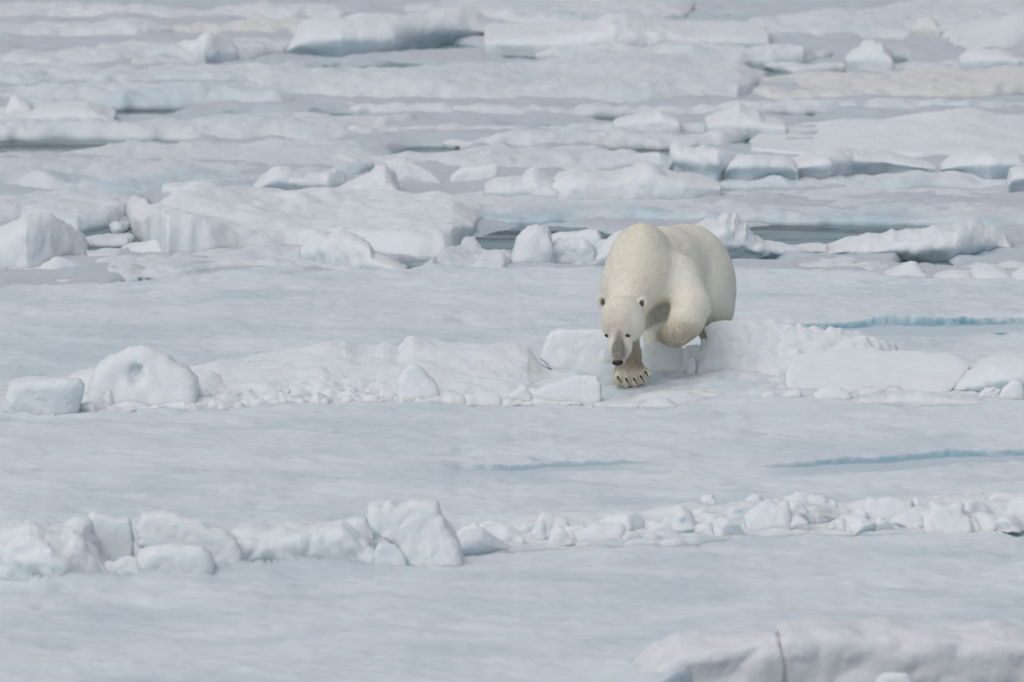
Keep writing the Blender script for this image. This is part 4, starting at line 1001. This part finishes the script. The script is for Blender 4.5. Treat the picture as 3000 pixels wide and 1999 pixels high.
def coat(P):
    """coat colour, as it grows and as it is soiled"""
    base = np.array([0.89, 0.868, 0.77])
    c = np.ones((len(P), 3)) * base
    def put(w, col):
        nonlocal c
        w = np.clip(w, 0, 1)[:, None]
        c = c * (1 - w) + np.array(col) * w
    nz = 0.5 + 0.9 * fbm(P / 190.0, 2)
    put(0.40 * np.clip(nz, 0, 1), (0.83, 0.80, 0.68))
    put(0.36 * blob(P, (590, 470, -150), (200, 330, 380)), (0.76, 0.72, 0.56))   # yellowed nape
    put(0.45 * blob(P, (960, 620, -40), (200, 220, 260)), (0.84, 0.825, 0.77))                              # pale shoulder
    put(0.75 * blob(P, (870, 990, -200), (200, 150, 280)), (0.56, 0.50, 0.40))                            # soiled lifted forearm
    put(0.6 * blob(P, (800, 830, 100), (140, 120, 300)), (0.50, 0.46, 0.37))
    put(0.85 * blob(P, (515, 1200, -400), (150, 160, 190)), (0.47, 0.405, 0.31))                           # planted forepaw
    put(0.5 * blob(P, (515, 1340, -500), (170, 60, 90)), (0.60, 0.53, 0.36))
    put(0.55 * blob(P, (535, 1060, -300), (110, 120, 140)), (0.55, 0.50, 0.38))
    put(0.75 * blob(P, (1150, 960, 850), (170, 130, 300)), (0.53, 0.49, 0.36))
    put(0.85 * blob(P, (1165, 1165, 760), (140, 80, 220)), (0.40, 0.36, 0.23))
    put(0.40 * blob(P, (420, 900, -640), (120, 130, 160)), (0.60, 0.54, 0.47))                            # thinner hair on the forehead
    put(0.55 * blob(P, (405, 960, -700), (80, 90, 110)), (0.55, 0.49, 0.43))
    put(0.84 * blob(P, (428, 1115, -800), (64, 112, 85)), (0.085, 0.076, 0.066))                          # dark bridge of the nose
    put(0.75 * blob(P, (434, 1030, -745), (42, 80, 60)), (0.20, 0.18, 0.15))
    put(0.5 * blob(P, (487, 1125, -740), (20, 60, 60)), (0.42, 0.39, 0.34))
    for ex, ey in ((337, 1004), (490, 1008)):
        put(0.9 * blob(P, (ex, ey, front_d(ex, ey)), (31, 15, 40)), (0.09, 0.08, 0.075))
    put(0.92 * blob(P, (306, 748, -534), (20, 33, 22)), (0.06, 0.055, 0.05))
    put(0.92 * blob(P, (603, 762, -524), (22, 37, 22)), (0.06, 0.055, 0.05))
    for (a, ra), (b, rb) in zip(TOES[:-1], TOES[1:]):                                                     # darker between the toes
        m = [(a[i] + b[i]) / 2 for i in range(3)]
        put(0.5 * blob(P, (m[0], m[1] - 4, m[2]), (11, 40, 60)), (0.22, 0.19, 0.15))
    return c

def coat_material():
    m = bpy.data.materials.new("polar_bear_coat"); m.use_nodes = True
    nt = m.node_tree; nt.nodes.clear()
    out = N(nt, "ShaderNodeOutputMaterial"); p = N(nt, "ShaderNodeBsdfPrincipled")
    nt.links.new(p.outputs[0], out.inputs[0])
    a = N(nt, "ShaderNodeAttribute", attribute_name="coat")
    pos = N(nt, "ShaderNodeNewGeometry").outputs["Position"]
    c = mix_rgb(nt, ramp(nt, noise_n(nt, pos, 38, 4, .6), .4, .75, 0, .25), a.outputs["Color"], (0.62, 0.58, 0.49, 1))
    nt.links.new(c, p.inputs["Base Color"])
    p.inputs["Roughness"].default_value = 0.75; p.inputs["Specular IOR Level"].default_value = 0.15
    b = N(nt, "ShaderNodeBump"); b.inputs["Strength"].default_value = .5; b.inputs["Distance"].default_value = .012
    mp = N(nt, "ShaderNodeMapping"); mp.inputs["Scale"].default_value = (1, 1, .3)
    nt.links.new(pos, mp.inputs["Vector"])
    nt.links.new(noise_n(nt, mp.outputs[0], 70, 3, .6), b.inputs["Height"]); nt.links.new(b.outputs[0], p.inputs["Normal"])
    return m
def fur_material():
    m = bpy.data.materials.new("guard_hair"); m.use_nodes = True
    nt = m.node_tree; nt.nodes.clear()
    out = N(nt, "ShaderNodeOutputMaterial")
    a = N(nt, "ShaderNodeAttribute", attribute_name="coat")
    d = N(nt, "ShaderNodeBsdfDiffuse"); t = N(nt, "ShaderNodeBsdfTranslucent"); x = N(nt, "ShaderNodeMixShader")
    x.inputs[0].default_value = .45
    nt.links.new(a.outputs["Color"], d.inputs[0]); nt.links.new(a.outputs["Color"], t.inputs[0])
    nt.links.new(d.outputs[0], x.inputs[1]); nt.links.new(t.outputs[0], x.inputs[2]); nt.links.new(x.outputs[0], out.inputs[0])
    return m
def plain(name, col, rough, spec=.5):
    m = bpy.data.materials.new(name); m.use_nodes = True
    nt = m.node_tree
    p = nt.nodes["Principled BSDF"]
    pos = N(nt, "ShaderNodeNewGeometry").outputs["Position"]
    c = mix_rgb(nt, noise_n(nt, pos, 90, 3, .6), (*[v * .7 for v in col], 1), (*[min(1, v * 1.3) for v in col], 1))
    nt.links.new(c, p.inputs["Base Color"])
    p.inputs["Roughness"].default_value = rough; p.inputs["Specular IOR Level"].default_value = spec
    return m

bear_base = W((700, 1225, 300))
bear = bpy.data.objects.new("polar_bear", None); COL.objects.link(bear)
bear.location = bear_base
tag(bear, "cream-white polar bear stepping over the ice ridge with its head lowered", "polar bear")
Wv = W(Vb) - bear_base
col = coat(Vb)
Nrm = None
body = link("body", mesh_of("body", Wv, Qb, coat_material(), {"coat": ('FLOAT_COLOR', np.concatenate([col, np.ones((len(col), 1))], 1))}), bear)

def small_mesh(name, c, r, mat, rot=None, nu=20, nv=12, parent=bear, warp=None):
    th = np.linspace(0, 2 * np.pi, nu, endpoint=False); ph = np.linspace(0.02, np.pi - .02, nv)
    T, Pp = np.meshgrid(th, ph, indexing='ij')
    q = np.stack([np.cos(T) * np.sin(Pp), np.cos(Pp), np.sin(T) * np.sin(Pp)], -1)
    if warp is not None: q = warp(q)
    q = q * np.array(r, float)
    if rot is not None: q = q @ rot.T
    V = W(q + np.array(c, float)) - bear_base
    a = np.arange(nu * nv).reshape(nu, nv); b = np.roll(a, -1, 0)
    Q = np.stack([a[:, :-1], b[:, :-1], b[:, 1:], a[:, 1:]], -1).reshape(-1, 4)
    return link(name, mesh_of(name, V, Q, mat), parent)

M_EYE = plain("eye_black", (.010, .009, .008), .15, .5)
M_NOSE = plain("nose_skin", (.018, .017, .018), .38, .5)
M_CLAW = plain("claw_horn", (.035, .028, .022), .35, .5)
for ex, ey, t in ((338, 1003, 12), (490, 1008, -14)):
    small_mesh("eye", (ex, ey, front_d(ex, ey) + 3), (19, 12, 11), M_EYE, rot=rotz(t * 2.2))
nd = front_d(421, 1196)
def nose_warp(q):
    q = q.copy()
    q[..., 0] *= 1 + 0.10 * (-q[..., 1])       # broader at the nostrils
    q[..., 1] = np.sign(q[..., 1]) * np.abs(q[..., 1]) ** .8
    return q
small_mesh("nose", (421, 1207, nd + 14), (43, 23, 30), M_NOSE, rot=rotz(-4), warp=nose_warp)

def claw(base, mid, tip, r):
    base, mid, tip = [np.array(p, float) for p in (base, mid, tip)]
    n, k = 9, 8
    t = np.linspace(0, 1, n)[:, None]
    path = (1 - t) ** 2 * base + 2 * t * (1 - t) * mid + t * t * tip
    tan = np.gradient(path, axis=0); tan /= np.linalg.norm(tan, axis=1, keepdims=True)
    s1 = np.cross(tan, np.array([1.0, 0.2, 0])); s1 /= np.linalg.norm(s1, axis=1, keepdims=True)
    s2 = np.cross(tan, s1)
    rr = r * (1 - .93 * np.linspace(0, 1, n) ** 1.4)
    a = np.linspace(0, 2 * np.pi, k, endpoint=False)
    V = path[:, None] + rr[:, None, None] * (np.cos(a)[None, :, None] * s1[:, None] + .8 * np.sin(a)[None, :, None] * s2[:, None])
    i = np.arange(n * k).reshape(n, k); j = np.roll(i, -1, 1)
    Q = np.stack([i[:-1], j[:-1], j[1:], i[1:]], -1).reshape(-1, 4)
    return link("claw", mesh_of("claw", W(V.reshape(-1, 3)) - bear_base, Q, M_CLAW), bear)
for (c, r) in TOES:
    x, v, d = c
    claw((x - 6, v - 22, d - r + 4), (x + 8, v - 6, d - r - 30), (x + 26, v + 36, d - r - 26), 9.5)
for x in (1105, 1150, 1200):
    claw((x, 1165, 640), (x + 6, 1160, 610), (x + 12, 1195, 585), 9)

# guard hairs
def make_fur(count, seed=5):
    r = np.random.RandomState(seed)
    tri = np.concatenate([Qb[:, [0, 1, 2]], Qb[:, [0, 2, 3]]])
    A, B, C = Vb[tri[:, 0]], Vb[tri[:, 1]], Vb[tri[:, 2]]
    cr = np.cross(B - A, C - A); ar = np.linalg.norm(cr, axis=1)
    view = np.where(A[:, 2] < 300, 1.6, 1.0) * np.where(A[:, 1] > 700, 1.3, 1.0) * np.where(A[:, 2] < -420, 2.2, 1.0)
    p = ar * view; p /= p.sum()
    f = r.choice(len(tri), count, p=p)
    u, v = r.rand(count), r.rand(count); m = u + v > 1; u[m], v[m] = 1 - u[m], 1 - v[m]
    P = A[f] + u[:, None] * (B[f] - A[f]) + v[:, None] * (C[f] - A[f])
    # outward direction from the field itself
    ip = np.clip(((P - lo) / hv).round().astype(int), 1, np.array(Fb.shape) - 2)
    g = np.stack([Fb[ip[:, 0] + 1, ip[:, 1], ip[:, 2]] - Fb[ip[:, 0] - 1, ip[:, 1], ip[:, 2]],
                  Fb[ip[:, 0], ip[:, 1] + 1, ip[:, 2]] - Fb[ip[:, 0], ip[:, 1] - 1, ip[:, 2]],
                  Fb[ip[:, 0], ip[:, 1], ip[:, 2] + 1] - Fb[ip[:, 0], ip[:, 1], ip[:, 2] - 1]], -1)
    n = g / (np.linalg.norm(g, axis=1, keepdims=True) + 1e-9)
    head = sst(-330, -520, P[:, 2]) * sst(1250, 1180, P[:, 1]) * sst(650, 600, P[:, 0]) * np.where((P[:, 1] > 1000) & (P[:, 2] > -560), 0, 1)
    leg = sst(780, 950, P[:, 1]) * (1 - head)
    flow = np.stack([0.15 + 0 * head, .75 + .5 * leg, .75 - .6 * leg], -1) * (1 - head)[:, None] + np.stack([(P[:, 0] - 430) * .004, -1.0 + 0 * head, .5 + 0 * head], -1) * head[:, None]
    flow = flow + 0.14 * np.stack([noise(P / 90.0), noise(P / 90.0 + 7), noise(P / 90.0 + 13)], -1) * 2
    t = flow - n * (flow * n).sum(1, keepdims=True); t /= np.linalg.norm(t, axis=1, keepdims=True) + 1e-9
    ln = 27 + 14 * leg + 8 * np.clip(fbm(P / 120.0, 2), -1, 1)
    ln = ln * (1 - head) + head * (20 + 6 * r.rand(count))
    muzz = blob(P, (425, 1110, -740), (85, 130, 130)); ln *= 1 - .78 * muzz
    paw = blob(P, (515, 1320, -450), (170, 110, 160)); ln *= 1 - .55 * paw
    for ex, ey in ((337, 1004), (490, 1008)):
        ln *= 1 - .85 * blob(P, (ex, ey, front_d(ex, ey)), (40, 26, 60))
    ln *= r.uniform(.7, 1.2, count)
    jit = r.normal(0, .08, (count, 3))
    K = 4
    pts = np.empty((count, K, 3))
    for k in range(K):
        s = k / (K - 1)
        lift = 0.24 * (1 - .55 * s)
        pts[:, k] = P + ln[:, None] * s * (t * (1 - lift * .5) + n * lift + jit * s) - n * 2.0
    root_w = W(pts.reshape(-1, 3)) - bear_base
    hc = bpy.data.hair_curves.new("fur")
    hc.add_curves([K] * count)
    hc.position_data.foreach_set("vector", root_w.astype(np.float32).ravel())
    rad = np.tile(np.array([.75, .7, .5, .12]) * .001, count).astype(np.float32)
    ra = hc.attributes.get("radius") or hc.attributes.new("radius", 'FLOAT', 'POINT')
    ra.data.foreach_set("value", rad)
    cc = np.clip(coat(P) * r.uniform(.97, 1.06, (count, 1)), 0, .9)
    ca = hc.attributes.new("coat", 'FLOAT_COLOR', 'CURVE')
    ca.data.foreach_set("color", np.concatenate([cc, np.ones((count, 1))], 1).astype(np.float32).ravel())
    hc.materials.append(fur_material())
    o = bpy.data.objects.new("fur", hc); COL.objects.link(o); o.parent = body
    o['kind'] = 'stuff'
    return o
try:
    S.cycles_curves.shape = 'RIBBONS'
except Exception:
    pass
make_fur(70000)
print("bear slant", SB, "paw z", paw_hit[1].z, "hind paw z", W((1165, 1225, 780))[2])
